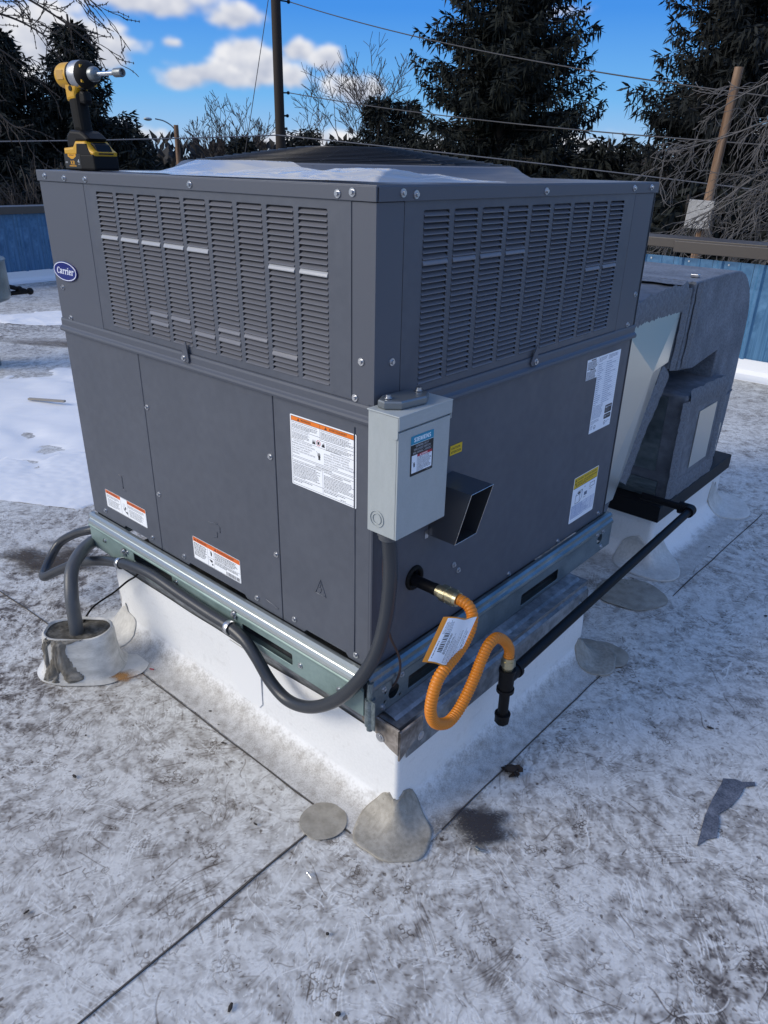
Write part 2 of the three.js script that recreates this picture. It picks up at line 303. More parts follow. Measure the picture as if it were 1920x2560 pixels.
// snow left on the roof
function snowPatch(cx, cz, rx, rz, hgt, seed, turn = 0) {
  const n = 70, pos = [], idx = [], nz = (x, z, s) => P3.noise(x * s, seed, z * s);
  for (let j = 0; j <= n; j++) for (let i = 0; i <= n; i++) {
    const a = (i / n - .5) * 2, b = (j / n - .5) * 2, x = a * rx, z = b * rz, q = 1 - Math.hypot(a, b) + .35 * nz(x, z, 2.2) + .22 * nz(x, z, 6) + .08 * nz(x, z, 17);
    const dent = Math.max(0, nz(x + 3, z, 3.1) - .25) * .05;
    pos.push(x, clamp(q * 3) * hgt * (.75 + .4 * nz(x, z, 5)) - dent * sstep(0, .3, q) + nz(x, z, 30) * .003 - .012 * (q < 0.02), z);
    if (i < n && j < n) { const k = j * (n + 1) + i; idx.push(k, k + n + 1, k + 1, k + 1, k + n + 1, k + n + 2); }
  }
  const g = new THREE.BufferGeometry(); g.setAttribute('position', new THREE.Float32BufferAttribute(pos, 3)); g.setIndex(idx); g.computeVertexNormals();
  g.rotateY(turn).translate(cx, 0, cz); return g;
}
struct('snow', snowPatch(-3.75, -.92, 1.25, .85, .022, 3.3, .45), M.snow);
struct('snow', snowPatch(-6.45, -2.32, .6, .34, .02, 9.7, .6), M.snow);
struct('snow', snowPatch(-2.55, -.5, .55, .34, .012, 14.2, .5), M.snow);

// ---------------------------------------------------------------- roof curb under the unit: white membrane walls, cove and skirt
const CX0 = -1.15, CX1 = .09, CZ0 = -.92, CZ1 = 0, TOPY = .265;
const coveY = (d) => d < .085 ? .06 * Math.pow(1 - d / .085, 2.3) + .003 : .003;
function curbSkin(x0, x1, z0, z1, top, skirt = .1, r0 = .012, edge = () => 0) {
  const base = []; const arc = 6;
  const run = (ax, az, bx, bz, nx, nz, n) => { for (let i = 0; i < n; i++) base.push([lerp(ax, bx, i / n), lerp(az, bz, i / n), nx, nz]); };
  run(x0 + r0, z1, x1 - r0, z1, 0, 1, 60);                  // front, left to right
  { const c = [x1 - r0, z1 - r0]; for (let i = 0; i < arc; i++) { const a = (90 - 90 * i / arc) * Math.PI / 180, cc = Math.cos(a), s = Math.sin(a); base.push([c[0] + r0 * cc, c[1] + r0 * s, cc, s]); } }
  run(x1, z1 - r0, x1, z0 + r0, 1, 0, 60);
  { const c = [x1 - r0, z0 + r0]; for (let i = 0; i < arc; i++) { const a = (-90 * i / arc) * Math.PI / 180, cc = Math.cos(a), s = Math.sin(a); base.push([c[0] + r0 * cc, c[1] + r0 * s, cc, s]); } }
  run(x1 - r0, z0, x0 + r0, z0, 0, -1, 40);
  { const c = [x0 + r0, z0 + r0]; for (let i = 0; i < arc; i++) { const a = (-90 - 90 * i / arc) * Math.PI / 180, cc = Math.cos(a), s = Math.sin(a); base.push([c[0] + r0 * cc, c[1] + r0 * s, cc, s]); } }
  run(x0, z0 + r0, x0, z1 - r0, -1, 0, 40);
  { const c = [x0 + r0, z1 - r0]; for (let i = 0; i <= arc; i++) { const a = (180 - 90 * i / arc) * Math.PI / 180, cc = Math.cos(a), s = Math.sin(a); base.push([c[0] + r0 * cc, c[1] + r0 * s, cc, s]); } }
  const rows = []; for (let i = 0; i <= 7; i++) rows.push([0, 1 - i / 7]);            // wall: fraction between cove top and edge
  const ds = [.004, .009, .016, .026, .038, .052, .068, .085, skirt, skirt + .001]; for (const d of ds) rows.push([d, null]);
  const pos = [], uv = [], idx = []; let U = 0;
  base.forEach(([x, z, nx, nz], i) => {
    if (i) U += Math.hypot(x - base[i - 1][0], z - base[i - 1][1]);
    const te = top + edge(x, z, U); let vv = 0, py = te, pd = 0;
    rows.forEach(([d, f], k) => {
      const y = f === null ? (k === rows.length - 1 ? 0 : coveY(d)) : lerp(coveY(0), te, f), w = f === null ? 0 : .0025 * P3.noise(U * 5, y * 14, x * 2), dd = d + w + (d >= skirt ? .004 * P3.noise(U * 3, 5, 1) : 0);
      vv += Math.hypot(y - py, d - pd); py = y; pd = d;
      pos.push(x + nx * dd, y, z + nz * dd); uv.push(U, vv + (top - te));
      if (i && k) { const n = rows.length, a = (i - 1) * n + k - 1, b = i * n + k - 1; idx.push(a, a + 1, b, b, a + 1, b + 1); }
    });
  });
  const g = new THREE.BufferGeometry(); g.setAttribute('position', new THREE.Float32BufferAttribute(pos, 3)); g.setAttribute('uv', new THREE.Float32BufferAttribute(uv, 2)); g.setIndex(idx); g.computeVertexNormals();
  return g;
}
// lay a round sheet over roof, cove and wall: plan points inside the footprint fold up the wall
function drapePatch(cx, cz, rf, fp, lift = .0035, seg = 44, rings = 14) {
  const [x0, x1, z0, z1] = fp, pos = [], uv = [], idx = [];
  const put = (x, z) => {
    const dx = Math.max(x0 - x, x - x1), dz = Math.max(z0 - z, z - z1), d = dx > 0 && dz > 0 ? Math.hypot(dx, dz) : Math.max(dx, dz); let y, X = x, Z = z;
    if (d > 0) y = coveY(d) + lift; else { y = coveY(0) + lift - d; const lw = lift * .8; if (dx > dz) X = x - x0 < x1 - x ? x0 - lw : x1 + lw; else Z = z - z0 < z1 - z ? z0 - lw : z1 + lw; }
    if (d > 0 && d < .03) { const k = lift * (1 - d / .03) / d, qx = Math.max(0, dx), qz = Math.max(0, dz); X += (x > x1 ? 1 : -1) * qx * k; Z += (z > z1 ? 1 : -1) * qz * k; }
    pos.push(X, y, Z); uv.push(x * 3, z * 3);
  };
  put(cx, cz);
  for (let k = 1; k <= rings; k++) for (let i = 0; i < seg; i++) { const a = i / seg * 2 * Math.PI, r = rf(a) * k / rings; put(cx + r * Math.cos(a), cz + r * Math.sin(a)); const c = 1 + (k - 1) * seg + i, n = 1 + (k - 1) * seg + (i + 1) % seg; if (k === 1) idx.push(0, n, c); else idx.push(c - seg, n, c, c - seg, n - seg, n); }
  for (let i = 0; i < seg; i++) { const c = 1 + (rings - 1) * seg + i, v = pos.slice(c * 3, c * 3 + 3); pos.push(clamp(v[0], x0, x1) + (v[0] - clamp(v[0], x0, x1)) * (v[1] > .05 ? .2 : 1), v[1] - (v[1] > .05 ? .001 : lift + .001), clamp(v[2], z0, z1) + (v[2] - clamp(v[2], z0, z1)) * (v[1] > .05 ? .2 : 1)); uv.push(0, 0); }
  for (let i = 0; i < seg; i++) { const c = 1 + (rings - 1) * seg + i, n = 1 + (rings - 1) * seg + (i + 1) % seg, q = 1 + rings * seg + i, m = 1 + rings * seg + (i + 1) % seg; idx.push(c, n, q, n, m, q); }
  const g = new THREE.BufferGeometry(); g.setAttribute('position', new THREE.Float32BufferAttribute(pos, 3)); g.setAttribute('uv', new THREE.Float32BufferAttribute(uv, 2)); g.setIndex(idx); g.computeVertexNormals(); return g;
}
{
  const c = thing('roof_curb', 'white membrane curb that carries the large grey rooftop unit', 'curb');
  const edge = (x, z, U) => -.022 + .010 * P3.noise(x * 4, 2, z * 4) + (z < -.03 && x > 0 ? .018 * sstep(-.05, -.3, z) - .03 * sstep(-.72, -.9, z) : 0) - (x > -.02 ? .012 * sstep(.02, .09, x) * sstep(-.1, 0, z) : 0);
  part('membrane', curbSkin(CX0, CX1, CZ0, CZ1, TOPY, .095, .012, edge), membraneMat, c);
  part('curb_core', box(CX1 - CX0 - .012, .285, CZ1 - CZ0 - .012, (CX0 + CX1) / 2, .146, (CZ0 + CZ1) / 2), M.flashMetal, c);
  // sheet-metal flashing over the curb top on the right side
  const rp = [[.0, .300], [.055, .292], [.092, .268], [.0955, .262], [.0965, .20]];
  const fl = part('metal_flashing', profileX(rp.slice().reverse(), .02, .90, .002), M.flashMetal, c); fl.rotation.y = Math.PI / 2;
  const cc = [poly([[-.018, .296], [.0965, .296], [.0965, .222], [.07, .228], [.045, .240], [.02, .252], [-.018, .262]], [], .006, .0015).translate(0, 0, .0085), poly([[0, .29], [.085, .29], [.085, .243], [.06, .236], [.03, .222], [0, .206]], [], .006, .0015).rotateY(Math.PI / 2).translate(.0995, 0, .006)];
  part('rusted_corner', merge(cc), M.rustWood, c);
  const sg = merge([cyl(.012, .012, .003, 14).rotateX(Math.PI / 2), cyl(.006, .006, .006, 8).rotateX(Math.PI / 2)]);
  part('screw', sg, M.zinc, c).position.set(.042, .247, .0095);
  for (const t of [.07, .845]) { const s = part('screw', sg, M.zinc, c); s.rotation.y = Math.PI / 2; s.position.set(.099, .235, -t); }
  // overlap of the membrane sheets on the left wall
  part('membrane_lap', poly([[-.535, .30 - .06], [-.40, .30 - .06], [-.40, .085], [-.415, .066], [-.50, .066], [-.535, .1]], [], .002, .0004).translate(0, 0, .0045), std(.79, .79, .78, .5), c);
  const fp = [CX0, CX1, CZ0, CZ1];
  part('corner_patch', drapePatch(.098, .018, (a) => .098 * (1 + .05 * Math.sin(3 * a + 1) + .03 * Math.sin(7 * a) - .40 * Math.exp(-Math.pow((a - 3.93) / 1.1, 2)) - .14 * Math.exp(-Math.pow((a - 3.93) / .3, 2))), fp), M.patch, c);
  part('corner_patch', drapePatch(.115, -.93, (a) => .098 * (1 + .05 * Math.sin(3 * a) + .03 * Math.sin(5 * a) - .45 * Math.exp(-Math.pow((a - 2.36) / .9, 2))), fp), M.patch, c);
  part('corner_patch', drapePatch(-1.14, .03, (a) => .11 * (1 + .06 * Math.sin(2 * a) - .4 * Math.exp(-Math.pow((a - 5.5) / .45, 2))), fp), M.patchPale, c);
}
// loose round patches welded over the seams
function flatPatch(name, x, z, r, mat, label, k = .04, group) {
  const pts = Array.from({ length: 40 }, (_, i) => { const a = i / 40 * 2 * Math.PI, q = r * (1 + k * Math.sin(2 * a + x * 9) + k * .5 * Math.sin(5 * a + z * 9)); return [q * Math.cos(a), q * Math.sin(a)]; });
  const m = solo(name, poly(pts, [], .0022, .0005).rotateX(-Math.PI / 2), mat, label, 'patch', group); m.position.set(x, .0062, z); return m;
}
flatPatch('seam_patch', -.041, .118, .057, M.patch, 'small round beige patch where the roof seams meet', .02);
flatPatch('seam_patch', -.925, .112, .060, M.patchPale, 'round pale patch with an orange stain near the sealed pipe pocket', .02);
flatPatch('seam_patch', .155, -.985, .07, M.patch, 'rounded beige patch behind the far corner of the curb', .06);
flatPatch('seam_patch', .05, -1.40, .12, M.patch, 'broad beige patch at the foot of the duct curb', .08);
{ // seams: edges of overlapping roof sheets, each a thin raised sheet lip
  const seam = (pts, w, label) => { const g = []; for (let i = 0; i + 1 < pts.length; i++) { const [ax, az] = pts[i], [bx, bz] = pts[i + 1], L = Math.hypot(bx - ax, bz - az); g.push(box(L + .002, .0045, w * (.65 + .7 * Math.abs(P3.noise(i * .37, ax * 9, 3)) * 1.6)).rotateY(-Math.atan2(bz - az, bx - ax)).translate((ax + bx) / 2, .0012, (az + bz) / 2)); } return solo('roof_seam', merge(g), std(.075, .065, .055, .8), label, 'seam'); };
  const wav = (x0, z0, x1, z1, n = 24, a = .004) => Array.from({ length: n + 1 }, (_, i) => [lerp(x0, x1, i / n) + a * P3.noise(i * .31, x0 * 3, 2), lerp(z0, z1, i / n) + a * P3.noise(i * .31, 7, z0 * 3)]);
  seam(wav(-.043, .17, -.036, 3.5, 40), .0042, 'dark seam running out from the small round patch');
  seam(wav(-.98, .104, .03, .098, 30, .003), .0028, 'thin dark seam along the badge side of the curb');
  seam(wav(.185, -.06, .192, -.93, 24, .003), .0028, 'thin dark seam along the gas pipe side of the curb');
  seam(wav(-.99, .15, -2.9, .28, 30, .006), .0026, 'long thin seam leading from the pipe pocket towards the snow');
  seam(wav(-1.2, -.2, -1.55, -1.5, 20, .006), .003, 'thin seam crossing behind the looped conduit');
  seam(wav(.17, -1.5, .19, -2.5, 20, .004), .003, 'thin seam along the duct curb skirt');
  seam(wav(1.9, -1.1, .2, -2.9, 24, .008), .0026, 'faint seam crossing the roof beyond the duct curb');
}

// ---------------------------------------------------------------- printed labels
const dash = (x, X, Y, w, n, lh, rnd, col = '#30343c', th = .42) => { x.fillStyle = col; for (let i = 0; i < n; i++) { let p = X; const e = X + w * (i === n - 1 ? .35 + rnd() * .5 : .82 + rnd() * .18); while (p < e) { const l = Math.min(e - p, lh * (.5 + rnd() * 1.7)); x.fillRect(p, Y + i * lh, l, lh * th * (.85 + rnd() * .3)); p += l + lh * .35; } } };
const hazard = (x, X, Y, s, fg, bg) => { x.fillStyle = fg; x.beginPath(); x.moveTo(X, Y - s); x.lineTo(X + s * 1.1, Y + s * .8); x.lineTo(X - s * 1.1, Y + s * .8); x.closePath(); x.fill(); x.fillStyle = bg; x.fillRect(X - s * .1, Y - s * .4, s * .2, s * .7); x.fillRect(X - s * .1, Y + s * .45, s * .2, s * .2); };
const hand = (x, X, Y, s) => { x.fillStyle = '#15171b'; x.strokeStyle = '#15171b'; x.lineWidth = s * .16; x.lineCap = 'round'; for (const [a, h] of [[-.35, .8], [-.12, 1], [.12, .95], [.35, .7]]) { x.beginPath(); x.moveTo(X + a * s, Y); x.lineTo(X + a * s * 1.05, Y - h * s); x.stroke(); } x.beginPath(); x.ellipse(X, Y + s * .25, s * .48, s * .5, 0, 0, 6.3); x.fill(); x.beginPath(); x.moveTo(X - s * 1.1, Y - s * 1.3); x.quadraticCurveTo(X - s * .3, Y - s * .6, X - s * .8, Y + s * .1); x.lineWidth = s * .1; x.stroke(); x.fillRect(X - s * .4, Y + s * .7, s * .8, s * .45); };
const T1 = canvasTex(900, 760, (x, w, h) => {             // large bilingual warning sheet
  const r = mulberry(3); x.fillStyle = '#f4f6f8'; x.fillRect(0, 0, w, h); x.strokeStyle = '#20242a'; x.lineWidth = 3;
  x.strokeRect(14, 14, w - 28, 420); x.strokeRect(14, 448, w - 28, h - 462);
  x.fillStyle = '#e8791b'; x.fillRect(15, 15, w - 30, 46); x.strokeRect(15, 15, w - 30, 46); x.beginPath(); x.moveTo(420, 14); x.lineTo(420, 180); x.moveTo(14, 150); x.lineTo(420, 150); x.moveTo(420, 180); x.lineTo(w - 14, 180); x.moveTo(14, 250); x.lineTo(w - 14, 265); x.moveTo(w / 2, 482); x.lineTo(w / 2, h - 14); x.moveTo(14, 482); x.lineTo(w - 14, 482); x.moveTo(14, 680); x.lineTo(w - 14, 680); x.stroke();
  hazard(x, 120, 40, 16, '#15171b', '#e8791b'); hazard(x, 500, 40, 16, '#15171b', '#e8791b'); x.fillStyle = '#2a1a12'; x.font = 'bold 30px sans-serif'; x.fillText('WARNING', 150, 49); x.fillText('AVERTISSEMENT', 545, 49);
  x.fillStyle = '#20242a'; x.font = '17px sans-serif'; x.fillText('FIRE, EXPLOSION AND ASPHYXIATION HAZARD', 24, 82); x.fillText("RISQUE D'INCENDIE, D'EXPLOSION ET D'ASPHYXIE", 430, 82);
  dash(x, 24, 92, 380, 4, 13, r); dash(x, 430, 92, 440, 6, 13, r); x.fillText('FIRE AND EXPLOSION HAZARD', 24, 172); dash(x, 24, 182, 270, 5, 13, r); x.fillText("RISQUE D'INCENDIE ET D'EXPLOSION", 500, 202); dash(x, 500, 212, 370, 4, 13, r);
  x.fillStyle = '#15171b'; x.beginPath(); x.moveTo(310, 240); x.lineTo(322, 190); x.lineTo(338, 225); x.lineTo(352, 185); x.lineTo(356, 240); x.fill(); x.beginPath(); x.moveTo(440, 242); x.lineTo(452, 205); x.lineTo(462, 220); x.lineTo(474, 188); x.lineTo(486, 242); x.fill(); x.strokeStyle = '#b02030'; x.lineWidth = 6; x.beginPath(); x.arc(398, 215, 27, 0, 6.3); x.stroke(); x.fillRect(384, 200, 28, 30);
  x.font = '21px sans-serif'; x.fillStyle = '#20242a'; ['ELECTRICAL SHOCK HAZARD', 'WARNING: RISK OF ELECTRIC SHOCK.', 'CAN CAUSE INJURY OR DEATH.', 'DISCONNECT ALL REMOTE', 'ELECTRIC POWER SUPPLIES BEFORE', 'SERVICING.'].forEach((s, i) => x.fillText(s, i ? 20 : 40, 278 + i * 26, 330));
  ["RISQUE D'ELECTROCUTION", 'ATTENTION: RISQUE DE DÉCHARGE', 'ÉLECTRIQUE POUVANT CAUSER DES', 'BLESSURES OU LA MORT. DÉCONNECTER', 'TOUTES LES ALIMENTATIONS ÉLECTRIQUES', "AVANT L'ENTRETIEN"].forEach((s, i) => x.fillText(s, i ? 470 : 560, 292 + i * 26, 410)); hand(x, 405, 350, 34);
  x.font = 'bold 20px sans-serif'; x.fillText('SERVICE INFORMATION', 350, 474); x.font = 'bold 16px sans-serif'; x.fillText('OTHER INSTALLATION, OPERATION AND MAINTENANCE', 22, 504, 410); x.fillText("AUTRE RISQUE D'INSTALLATION, D'OPERATION", 465, 504, 410); x.fillText('ET DE MAINTENANCE', 560, 522);
  dash(x, 24, 516, 400, 11, 14, r); dash(x, 465, 534, 405, 10, 14, r); dash(x, 24, 692, 300, 2, 16, r); dash(x, 465, 692, 300, 2, 16, r); dash(x, 690, 728, 110, 1, 14, r);
});
function smallWarn(pic) { return canvasTex(800, 280, (x, w, h) => {
  const r = mulberry(pic + 9); x.fillStyle = '#f4f6f8'; x.fillRect(0, 0, w, h); x.fillStyle = '#e06a26';
  if (pic) { x.fillRect(6, 6, w - 12, 52); } else { x.fillRect(6, 6, 300, 52); x.fillRect(440, 6, 354, 52); }
  x.strokeStyle = '#30343c'; x.lineWidth = 3; x.strokeRect(5, 5, w - 10, h - 10); x.beginPath(); const a = pic ? 255 : 310, b = pic ? 360 : 440; x.moveTo(a, 58); x.lineTo(a, h - 6); x.moveTo(b, 58); x.lineTo(b, h - 6); if (pic) { x.moveTo(a, 165); x.lineTo(w - 6, 165); } x.stroke();
  hazard(x, 45, 34, 17, '#1c1512', '#e06a26'); x.fillStyle = '#2a1610'; x.font = 'bold 36px sans-serif'; x.fillText('WARNING', 72, 46, 200); const q = pic ? 395 : 462; hazard(x, q, 34, 17, '#1c1512', '#e06a26'); x.fillStyle = '#2a1610'; x.fillText('AVERTISSEMENT', q + 26, 46, 290);
  if (pic) { dash(x, 18, 72, 225, 11, 15, r, '#262a30', .5); dash(x, 375, 72, 410, 6, 15, r, '#262a30', .5); dash(x, 375, 176, 410, 3, 15, r, '#262a30', .5); hand(x, 318, 105, 27); x.fillStyle = '#15171b'; x.beginPath(); x.moveTo(275, 185); x.lineTo(335, 190); x.lineTo(325, 220); x.lineTo(298, 212); x.fill(); x.fillRect(318, 228, 20, 22); let p = 560; while (p < 780) { const l = 2 + r() * 7; x.fillRect(p, 226, l, 42); p += l + 2 + r() * 5; } }
  else { dash(x, 18, 74, 280, 4, 12, r, '#4a5058', .4); dash(x, 30, 134, 260, 10, 12, r, '#4a5058', .4); dash(x, 452, 74, 330, 4, 12, r, '#4a5058', .4); dash(x, 466, 134, 280, 10, 12, r, '#4a5058', .4); x.fillStyle = '#15171b'; x.beginPath(); x.ellipse(395, 150, 12, 24, .2, 0, 6.3); x.fill(); x.beginPath(); x.ellipse(372, 180, 9, 26, -.5, 0, 6.3); x.fill(); x.beginPath(); x.moveTo(380, 205); x.lineTo(432, 195); x.lineTo(428, 240); x.fill(); x.strokeStyle = '#8a9098'; x.lineWidth = 3; for (let i = 0; i < 4; i++) { x.beginPath(); x.moveTo(345 + i * 14, 165); x.bezierCurveTo(338 + i * 14, 130, 356 + i * 14, 110, 347 + i * 14, 80); x.stroke(); } }
}); }
const TBADGE = canvasTex(512, 300, (x, w, h) => { x.fillStyle = '#15186a'; x.fillRect(0, 0, w, h); x.strokeStyle = '#e8ecf4'; x.lineWidth = 12; x.beginPath(); x.ellipse(w / 2, h / 2, w / 2 - 16, h / 2 - 16, 0, 0, 6.3); x.stroke(); x.fillStyle = '#eef2f8'; x.font = 'italic bold 132px serif'; x.textAlign = 'center'; x.fillText('Carrier', w / 2, h / 2 + 42, 370); });
const TRATE = canvasTex(520, 620, (x, w, h) => {          // stepped rating label
  const r = mulberry(12); x.fillStyle = '#eef3fa'; x.fillRect(0, 0, w, h); x.fillStyle = '#4a5870';
  dash(x, 12, 20, 150, 9, 7, r, '#2b3340', .6); dash(x, 12, 92, 150, 12, 7, r, '#2b3340', .6); dash(x, 12, 186, 150, 10, 7, r, '#2b3340', .6); x.font = 'bold 15px sans-serif'; x.fillStyle = '#2b3340'; for (const y of [14, 86, 180]) x.fillRect(60, y - 8, 70, 9); x.fillRect(172, 0, 2, 275);
  dash(x, 186, 14, 120, 4, 9, r, '#5c6c88', .45); dash(x, 330, 14, 170, 4, 9, r, '#5c6c88', .45); for (let y = 60; y < 390; y += 17) { x.fillStyle = '#8fa0be'; x.fillRect(182, y, 326, 1.6); dash(x, 186, y + 4, 110, 1, 9, r, '#6a7c9c', .5); dash(x, 310, y + 4, 190, 1, 9, r, '#6a7c9c', .5); }
  dash(x, 186, 400, 170, 14, 8, r, '#5c6c88', .4); dash(x, 186, 520, 150, 4, 8, r, '#5c6c88', .4); x.fillStyle = '#14161c'; x.beginPath(); x.roundRect(395, 432, 112, 68, 10); x.fill(); x.beginPath(); x.roundRect(395, 508, 112, 40, 10); x.fill(); x.fillStyle = '#b8c0cc'; x.fillRect(404, 444, 34, 14); x.fillRect(442, 446, 56, 8); dash(x, 404, 466, 80, 3, 9, r, '#8a8f98', .4); x.fillRect(404, 518, 34, 16); x.fillRect(442, 521, 54, 8);
  x.strokeStyle = '#2b3a58'; x.lineWidth = 4; x.beginPath(); x.arc(260, 580, 15, 0, 6.3); x.stroke(); x.beginPath(); x.arc(420, 580, 15, 0, 6.3); x.stroke(); x.fillStyle = '#2b3a58'; x.font = 'bold 15px sans-serif'; x.fillText('UL', 250, 586); x.fillText('UL', 410, 586); dash(x, 186, 560, 50, 4, 9, r, '#5c6c88', .4); dash(x, 445, 570, 50, 2, 9, r, '#5c6c88', .4); });
const TCAUT = canvasTex(420, 520, (x, w, h) => {
  const r = mulberry(15); x.fillStyle = '#eef3fa'; x.fillRect(0, 0, w, h); x.fillStyle = '#d8b40c'; x.fillRect(6, 6, w - 12, 120); hazard(x, 34, 36, 15, '#2a2405', '#d8b40c'); hazard(x, 34, 70, 15, '#2a2405', '#d8b40c'); x.fillStyle = '#2a2405'; x.font = 'bold 24px sans-serif'; x.fillText('CAUTION - NOTICE TO RIGGERS', 58, 44, 330); x.fillText('PRUDENCE - AVIS AUX MANIPULATEUR', 58, 78, 345); dash(x, 40, 88, 340, 2, 14, r, '#2a2405', .5); x.fillStyle = '#4a4a1c'; x.fillRect(6, 122, w - 12, 6);
  x.strokeStyle = '#222b3c'; x.lineWidth = 5; x.strokeRect(64, 220, 70, 90); x.beginPath(); x.moveTo(64, 220); x.lineTo(100, 180); x.lineTo(170, 180); x.lineTo(134, 220); x.moveTo(170, 180); x.lineTo(170, 270); x.lineTo(134, 310); x.stroke(); x.fillStyle = '#10141c'; x.beginPath(); x.ellipse(118, 200, 24, 13, 0, 0, 6.3); x.fill(); x.strokeRect(300, 160, 80, 44); x.fillStyle = '#5a6880'; x.fillRect(210, 228, 50, 40); dash(x, 200, 160, 60, 1, 12, r); dash(x, 300, 222, 90, 1, 12, r); dash(x, 200, 284, 70, 1, 12, r);
  for (let y = 324; y < 470; y += 13) { x.fillStyle = '#5c74a8'; x.fillRect(16, y, w - 32, 3); dash(x, 20, y + 5, w - 44, 1, 9, r, '#7288b4', .4); } x.fillStyle = '#5c74a8'; for (const q of [16, 90, 180, 270, 350, w - 18]) x.fillRect(q, 324, 3, 140); });
const TSW = canvasTex(420, 500, (x, w, h) => {
  const r = mulberry(22); x.fillStyle = '#0d1016'; x.fillRect(0, 0, w, h); x.fillStyle = '#0d86a8'; x.fillRect(0, 0, w, 104); x.fillStyle = '#f0f6fa'; x.fillRect(0, 104, w, 4); x.font = 'bold 74px sans-serif'; x.textAlign = 'center'; x.fillText('SIEMENS', w / 2, 78, 330); x.fillStyle = '#c8ccd2'; x.font = '36px sans-serif'; x.fillText('GENERAL DUTY', w / 2, 148); x.fillText('ENCLOSED SWITCH', w / 2, 188, 350); x.fillText('60A 240VAC, 250VDC', w / 2, 228, 370);
  x.fillStyle = '#e8eef6'; x.fillRect(20, 242, w - 40, 224); x.fillStyle = '#a81c34'; x.fillRect(120, 242, w - 140, 34); hazard(x, 180, 260, 12, '#f4f4f4', '#a81c34'); x.fillStyle = '#f4f4f4'; x.font = 'bold 28px sans-serif'; x.fillText('DANGER', 255, 269); x.fillStyle = '#222'; x.fillRect(116, 276, 3, 190); dash(x, 128, 284, 262, 13, 14, r, '#2a2f38', .45); hand(x, 68, 360, 28); x.fillStyle = '#888'; x.fillRect(300, 478, 80, 6); });
const TXR = canvasTex(300, 190, (x, w, h) => { x.fillStyle = '#131315'; x.fillRect(0, 0, w, h); x.fillStyle = '#d99a10'; x.fillRect(70, 0, 150, 34); x.beginPath(); x.moveTo(70, 34); x.lineTo(220, 34); x.lineTo(165, 66); x.lineTo(125, 66); x.fill(); x.fillStyle = '#1a1508'; x.font = 'bold 26px sans-serif'; x.textAlign = 'center'; x.fillText('DEWALT', 145, 27, 110); x.fillStyle = '#d99a10'; x.font = 'bold 74px sans-serif'; x.fillText('XR', 145, 142, 84); x.fillRect(80, 152, 130, 12); x.fillStyle = '#b9bcc0'; x.font = 'bold 30px sans-serif'; x.fillText('20V', 35, 122, 48); x.font = 'bold 62px sans-serif'; x.fillText('4', 258, 116); x.font = 'bold 20px sans-serif'; x.fillText('Ah', 262, 142); });
const TTAG = canvasTex(560, 420, (x, w, h) => { const r = mulberry(33); x.fillStyle = '#d98a1c'; x.fillRect(0, 0, w, h); x.fillStyle = '#eef2f8'; x.fillRect(52, 12, w - 52, h - 24); x.fillStyle = '#17191d'; let p = 60; while (p < 230) { const l = 3 + r() * 8; x.fillRect(100, p + 90, 62, l); p += l + 3 + r() * 6; } x.save(); x.translate(180, 330); x.rotate(-Math.PI / 2); dash(x, 0, 0, 190, 4, 12, r, '#30343c', .5); x.restore(); x.save(); x.translate(70, 380); x.rotate(-Math.PI / 2); dash(x, 0, 0, 190, 1, 16, r, '#5a6470', .5); dash(x, 220, 0, 130, 9, 11, r, '#5a6470', .4); x.restore(); for (let c = 0; c < 17; c++) { x.save(); x.translate(246 + c * 18, 396); x.rotate(-Math.PI / 2); dash(x, 0, 0, 370, 1, 14, r, c % 5 === 0 ? '#30343c' : '#707a88', c % 5 === 0 ? .6 : .42); x.restore(); } });
const printMat = (map) => new THREE.MeshStandardMaterial({ map, roughness: .38 });

// ---------------------------------------------------------------- the packaged rooftop unit. Left (badge) face: z = 0, x from -W to 0. Right face: x = 0, z from 0 to -D.
const UW = 1.224, UD = 1.15, UH = 1.42, UB = .412, US = 1.018;
const unit = thing('rooftop_unit', 'large grey packaged rooftop heating and cooling unit with louvered upper panels', 'rooftop unit');
const side = (m, R) => { if (R) m.rotation.y = Math.PI / 2; return m; };        // on the right face local x is the distance from the front corner
const up = (name, geo, mat, R, parent = unit) => side(part(name, geo, mat, parent), R);
part('cabinet_core', box(UW - .06, US - UB - .01, UD - .06, -UW / 2, (US + UB) / 2 + .005, -UD / 2), M.cab, unit);
const T = .02;
// upper corner posts and end panels
part('corner_post', merge([box(.057, .372, T, -.0285, 1.206, -T / 2), box(T, .372, .0735 - T, -T / 2, 1.206, -T - (.0735 - T) / 2)]), M.trim, unit);
up('end_panel', rbox(.2315, .374, T, -UW + .1158, 1.206, -T / 2, .0015), M.trim, 0);
up('end_panel', rbox(.128, .374, T, UD - .064, 1.206, -T / 2, .0015), M.trim, 1);
part('rear_panel', merge([box(UW, .99, .012, -UW / 2, .91, -UD + .006), box(.012, .99, UD - .03, -UW + .006, .91, -UD / 2)]), M.cab, unit);
